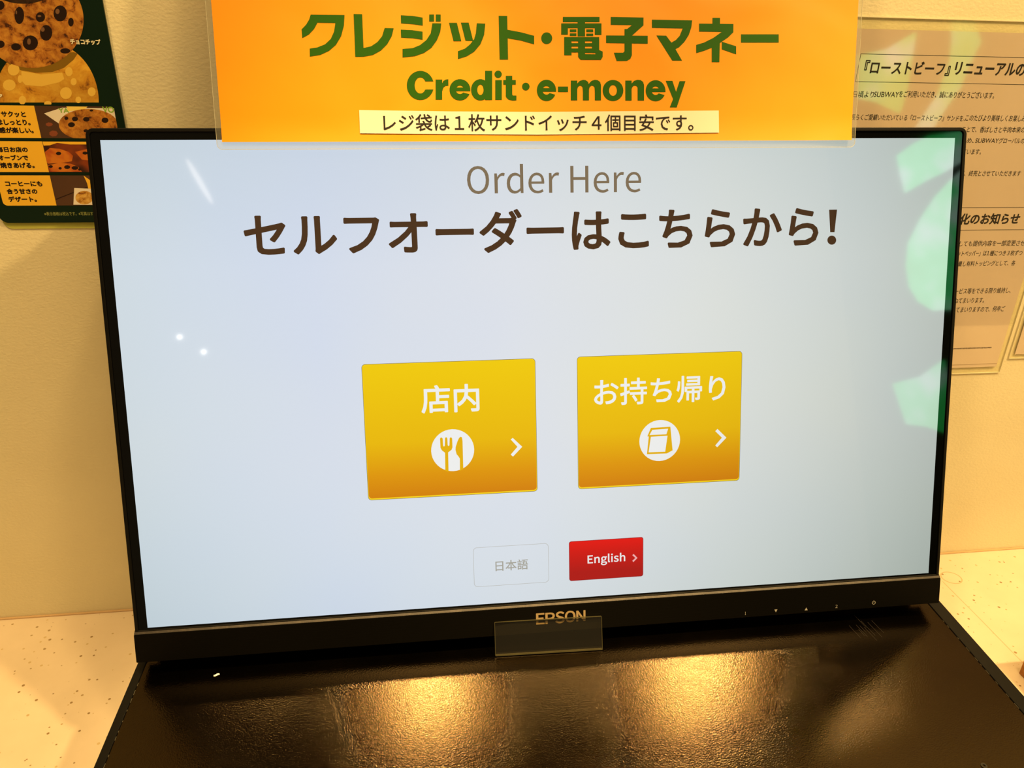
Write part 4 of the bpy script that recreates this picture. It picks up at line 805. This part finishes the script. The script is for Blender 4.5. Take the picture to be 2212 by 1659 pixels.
# ------------------------------------------------------------------ clear acrylic bracket leaning on the chin
p0 = mon.matrix_world @ Vector((D['acr_top'][0][0]*MM, D['acr_top'][0][1]*MM, 2.6*MM))
p1 = mon.matrix_world @ Vector((D['acr_top'][1][0]*MM, D['acr_top'][1][1]*MM, 2.6*MM))
q0 = T0+A*(D['acr_bot'][0][0]*MM)+Dt*(D['acr_bot'][0][1]*MM)+Tn*.0006
q1 = T0+A*(D['acr_bot'][1][0]*MM)+Dt*(D['acr_bot'][1][1]*MM)+Tn*.0006
X = (q1-q0).normalized(); Yv = ((p0+p1)/2-(q0+q1)/2); hgt = Yv.length*1000; Yv.normalize(); Zv = X.cross(Yv).normalized(); Yv = Zv.cross(X)
wid = (q1-q0).length*1000
acr = frame('acrylic_bracket', q0, X, Yv, Zv, 'small clear acrylic bracket leaning on the lower bezel below the brand lettering', 'bracket')
link('front_plate', slab('front_plate', rrect(0, wid, 0, hgt, .6), -.3, .8), M_acr, acr)
link('front_edge', slab('front_edge', rrect(-.1, wid+.1, -.1, hgt+.1, .6), -.3, .82, holes=[rrect(.22, wid-.22, .9, hgt-.22, .4)]), M_acredge, acr)
link('foot_plate', boxm('foot_plate', 0, wid*MM, .0002, .0011, -.0125, 0), M_acr, acr)

# ------------------------------------------------------------------ orange laminated sign
sg = frame('laminated_sign', CM['S0'], CM['A'], CM['Su'], CM['Sn'], 'large orange laminated sign with green lettering hanging over the top of the monitor', 'sign')
SL, SR, ST = -192.0, 192.1, 205.0
link('laminate_film', slab('laminate_film', rrect(SL-3.2, SR+3.4, -4.0, ST, (3, 3, 0, 0)), -.35, -.15), M_film, sg, 'clear plastic margin')
me = slab('laminate_edge', rrect(SL-3.3, SR+3.5, -4.1, ST, (3, 3, 0, 0)), -.36, -.1, holes=[rrect(SL-3.05, SR+3.25, -3.85, ST-.2, (2.8, 2.8, 0, 0))])
link('laminate_edge', me, film('film_edge', (.8, .8, .75), .35, .1), sg)
# paper, gently curling outward at the lower edge and the right end
def curl(x, y): return .9*max(0, (16-y)/16)**2 + 1.1*max(0, (x-150)/42)**2
NX, NY = 64, 40
vs, fs = [], []
for j in range(NY+1):
    for i in range(NX+1):
        x = SL+(SR-SL)*i/NX; y = ST*(j/NY)**1.5
        vs.append((x*MM, y*MM, curl(x, y)*MM))
for j in range(NY):
    for i in range(NX):
        a = j*(NX+1)+i; fs.append((a, a+1, a+NX+2, a+NX+1))
link('paper_sheet', pydata('paper_sheet', vs, fs), M_orange, sg, 'orange paper', smooth=True)
def lift(o, dz=0):
    for v in o.data.vertices: v.co.z += curl(v.co.x*1000, v.co.y*1000)*MM
for k in ('ku', 're', 'ji', 'tsu', 'to', 'dot', 'den', 'shi', 'ma', 'ne', 'bar'):
    lift(polys('letter', D['kata'][k], .12, M_green, sg))
for k in D['cred']:
    lift(polys('letter', D['cred'][k], .12, M_green, sg))
st = link('text_strip', fillmesh('text_strip', [D['sign']['sticker'][i] for i in (0, 1, 2, 3, 4, 5, 6)] if 0 else [[D['sign']['sticker'][i] for i in (0, 1, 2, 3, 4, 5, 6)]], 0), M_sticker, sg, 'cream paper strip stuck on the orange sheet')
mod = st.data
for v in mod.vertices: v.co.z = (.45+curl(v.co.x*1000, v.co.y*1000))*MM
o = text('strip_lettering', 'レジ袋は１枚サンドイッチ４個目安です。', D['stext'], .70, M_ink, st, .10); lift(o)

# ------------------------------------------------------------------ cookie poster on the wall
PZ = 2.0
def wallframe(name, label, cat, z=PZ):
    return frame(name, (0, WY-z*MM, 0), (1, 0, 0), (0, 0, 1), (0, -1, 0), label, cat)
ps = wallframe('cookie_poster', 'dark green cookie poster with yellow text panels on the wall left of the monitor', 'poster')
P = D['poster']
link('board', slab('board', rrect(-360.6, -271.1, 221.0, 430, (5.5, 5.5, 0, 0)), -1.2, 0), M_poster, ps, 'dark green board')
M_rim = mat('poster_olive_backing', (.50, .52, .10), .4, .3)  # olive slab behind the board, showing as a band below it
link('olive_backing', slab('olive_backing', rrect(-359.5, -272.0, 216.8, 425, (5.5, 5.5, 0, 0)), -1.9, -1.4), M_rim, ps, 'olive band showing below the board')
def clipL(pts, xmin=-360.4, xmax=-275.8, ymax=428, ymin=None):
    out = []
    for x, y in pts: out.append((min(max(x, xmin), xmax), min(y, ymax) if ymin is None else max(min(y, ymax), ymin)))
    return out
Z = .05
polys('printed_cookie', [clipL(P['cookie2'], ymin=295.6)], Z, M_ck2, ps, 'pale cookie with white chocolate')
polys('printed_band', [P['band2w']], Z+.03, M_ckw, ps)
polys('printed_shadow', [P['shadow2']], Z+.04, mat('poster_cookie_shade', (.20, .11, .006), .35, .3, coat=.3), ps)
for c_ in P['chips2w']: polys('printed_chip', [clipL(c_, ymin=295.6)], Z+.06, M_ckw, ps)
polys('printed_cookie', [clipL(P['cookie1'])], Z+.08, M_ck1, ps, 'brown chocolate chip cookie')
for c_ in P['chips1']: polys('printed_chip', [clipL(c_)], Z+.11, M_pchip, ps)
for c_ in P['shine1']: polys('printed_highlight', [clipL(c_)], Z+.13, M_pshine, ps)
polys('printed_cookie', [clipL(P['cookie0'])], Z+.15, M_ck0, ps, 'dark chocolate cookie')
text('lettering', 'チョコチップ', D['pt_small'], Z+.2, M_pcream, ps, .16)
text('lettering', 'ア', D['pt_a'], Z+.2, M_pcream, ps, .2)
LX, RX = -355.8, -275.8
link('text_panel', fillmesh('text_panel', [[(-355.8, 275.3), (-323.2, 275.3), (-323.2, 294.8), (-355.8, 294.8)]], Z), M_pyel, ps)
link('text_panel', fillmesh('text_panel', [[(-355.8, 254.0), (-323.2, 254.0), (-323.2, 273.2), (-355.8, 273.2)]], Z), M_pyel, ps)
link('text_panel', fillmesh('text_panel', [rrect(-355.8, -323.2, 232.4, 251.9, (2.6, 0, 0, 0))], Z), M_pyel, ps)
link('photo_panel', fillmesh('photo_panel', [rrect(-323.2, RX, 275.3, 294.8, (0, 0, 2.6, 0))], Z), M_pbrown, ps)
link('photo_panel', fillmesh('photo_panel', [rrect(-323.2, RX, 254.0, 273.2, 0)], Z), M_oven2, ps)
link('photo_panel', fillmesh('photo_panel', [rrect(-323.2, RX, 232.4, 251.9, (0, 2.6, 0, 0))], Z), M_pbrown, ps)
cl = lambda pts, lo, hi: [(min(max(x, -323.2), RX), min(max(y, lo), hi)) for x, y in pts]
polys('printed_wrapper', [cl(P['paper1'], 275.3, 293.8)], Z+.02, M_pwhite, ps)
polys('printed_wrapper_mark', [cl(P['papery'], 275.3, 294.6)], Z+.03, M_pyl2, ps)
o = text('wrapper_lettering', 'YA', P['lett1'], Z+.04, M_plime, ps, .12)
o = text('wrapper_lettering', 'VO', P['lett2'], Z+.04, M_plime, ps, .16)
polys('printed_cookie', [cl(P['cookie3'], 275.3, 294.6)], Z+.06, M_ck1, ps)
for c_ in P['chips3']: polys('printed_chip', [c_], Z+.08, M_pchip, ps)
for c_ in P['crumbs']: polys('printed_nut', [c_], Z+.03, M_pred, ps)
polys('printed_glow', [cl(P['band2'], 254.0, 273.2)], Z+.02, M_pyel, ps)
polys('printed_cookie', [cl(P['cook2a'], 254.0, 273.2)], Z+.03, M_oven, ps)
polys('printed_cookie', [cl(P['cook2c'], 254.0, 273.2)], Z+.03, M_oven, ps)
polys('printed_cookie', [cl(P['cook2b'], 254.1, 273.2)], Z+.04, M_oven, ps)
for c_ in P['chips2']: polys('printed_chip', [c_], Z+.06, M_pchip, ps)
polys('printed_plank_gap', [cl(P['plank'], 232.5, 251.9)], Z+.02, M_pchip, ps)
polys('printed_wrapper', [cl(P['paper3'], 232.5, 251.9)], Z+.03, M_pwhite, ps)
polys('printed_cup', [cl(P['cup3'], 232.5, 251.8)], Z+.04, M_pyel, ps)
polys('printed_cookie', [cl(P['cook3'], 232.7, 251.9)], Z+.05, M_ck3, ps)
for k, b in D['ptext'].items():
    if k.startswith('※'): text('lettering', k, b, Z+.05, M_pdim, ps, 0)
    else: text('lettering', k, b, Z+.06, M_ink, ps, .17)

# ------------------------------------------------------------------ laminated notices on the wall
def notice(name, label, x0, x1, y0, y1, px0, px1, py0, py1):
    f = wallframe(name, label, 'notice', 1.5)
    link('laminate_film', slab('laminate_film', rrect(x0, x1, y0, y1, .8), -1.2, -.5), M_film2, f, 'clear plastic margin')
    link('laminate_edge', slab('laminate_edge', rrect(x0-.15, x1+.15, y0-.15, y1+.15, .8), -1.25, -.35, holes=[rrect(x0+.35, x1-.35, y0+.35, y1-.35, .5)]), M_edge, f)
    link('paper_sheet', slab('paper_sheet', rrect(px0, px1, py0, py1, 0), -.4, 0), M_notice, f, 'printed paper')
    return f
nt = notice('laminated_notice', 'tall laminated Japanese notice with a boxed title on the wall right of the monitor', 205, 415.4, 84.5, 359.3, 208, 409.6, 90.5, 351.7)
Z = .05
for k, b in D['ntext'].items():
    if k.startswith('『') or k == 'リニューアルの' or k == '化のお知らせ': w = .30
    else: w = .02
    if k.startswith('『'): w = .22
    text('lettering', k.rstrip('.'), b, Z, M_inkwall, nt, w)
link('title_box', fillmesh('title_box', [rrect(227.4, 402, 317.4, 335.9, 0), rrect(227.75, 401.65, 317.75, 335.55, 0)], Z), M_inkwall, nt)
link('title_box', fillmesh('title_box', [rrect(215, 404, 209.9, 228.0, 0), rrect(215.35, 403.65, 210.25, 227.65, 0)], Z), M_inkwall, nt)
b = D['notice']['tiny']
M_faint = mat('faint_ink', (.16, .12, .08), .5, .3)
x = b[0]-12
while x < b[1]:
    l = random.uniform(.35, .9)
    link('tiny_print', fillmesh('tiny_print', [rrect(x, x+l, b[2]+.9+random.uniform(-.1, .1), b[3]-.5+random.uniform(-.1, .1), 0)], Z), M_faint, nt)
    x += l+random.uniform(.12, .35)
M_fold = mat('inner_sheet_edge', (.36, .27, .17), .4, .3)
link('inner_edge', boxm('inner_edge', .209, .4096, .0932, .0936, 0, .0001), M_fold, nt)
nt2 = notice('laminated_notice', 'laminated sheet cut off by the right frame edge, just right of the tall notice', 420.0, 640, 97.3, 359.0, 424, 636, 101.5, 352)

# ------------------------------------------------------------------ wooden box at the right edge
(wx, wy) = D['wood'][0]
wd = frame('wooden_box', (wx*MM, wy*MM-.0, ZC), (1, 0, 0), (0, 1, 0), (0, 0, 1), 'brown wooden box at the right frame edge beside the black base', 'box')
M_wood = mat('brown_wood', (.42, .18, .03), .5, .3)
v = objco(M_wood, (3, 60, 60)); n = noise(M_wood, 6, 4, .6, v)
M_wood.node_tree.links.new(ramp(M_wood, n.outputs[0], [(.3, (.32, .12, .02)), (.7, (.50, .22, .045))]), N(M_wood)[2].inputs['Base Color'])
for nm, b in (('front_board', (0, .20, -.120, -.114, 0, .03)), ('back_board', (0, .20, -.006, 0, 0, .03)), ('side_board', (0, .006, -.1135, -.0065, 0, .03)), ('side_board', (.194, .20, -.1135, -.0065, 0, .03)), ('bottom_board', (.0065, .1935, -.1135, -.0065, 0, .004))):
    link(nm, boxm(nm, *b, .0008), M_wood, wd)

# ------------------------------------------------------------------ glowing green sign behind the viewer (mirrored in the glass and the laminate)
gs = frame('glowing_sign', (1.4, -1.52, -1.0), (1, 0, 0), (0, 0, 1), (0, 1, 0), 'glowing green sign behind the viewer, seen mirrored in the upper right of the screen glass', 'sign')
link('backing_board', boxm('backing_board', -.30, .30, 0, 2.15, -.03, 0, .004), M_matte, gs)
M_glow = mat('green_glow', (.0, .0, .0), .6, .0, emit=(.12, 1.0, .30), estr=3.2)
v = objco(M_glow); n = noise(M_glow, 7, 2, .5, v)
M_glow.node_tree.links.new(ramp(M_glow, n.outputs[0], [(.35, (.03, .85, .14)), (.5, (.10, 1.0, .28)), (.66, (.65, 1.0, .8))]), N(M_glow)[2].inputs['Emission Color'])
M_glowlow = M_glow.copy(); M_glowlow.name = 'soft_green_glow'; N(M_glowlow)[2].inputs['Emission Strength'].default_value = 2.4
for gi, pts in enumerate(D['green']['s'][:2]+D['green']['w']):
    q = [((x-1.4)*1000, (z+1.0)*1000) for x, z in pts]
    link('glowing_ribbon', slab('glowing_ribbon', q, 0, 12), M_glow if gi < 2 else M_glowlow, gs)
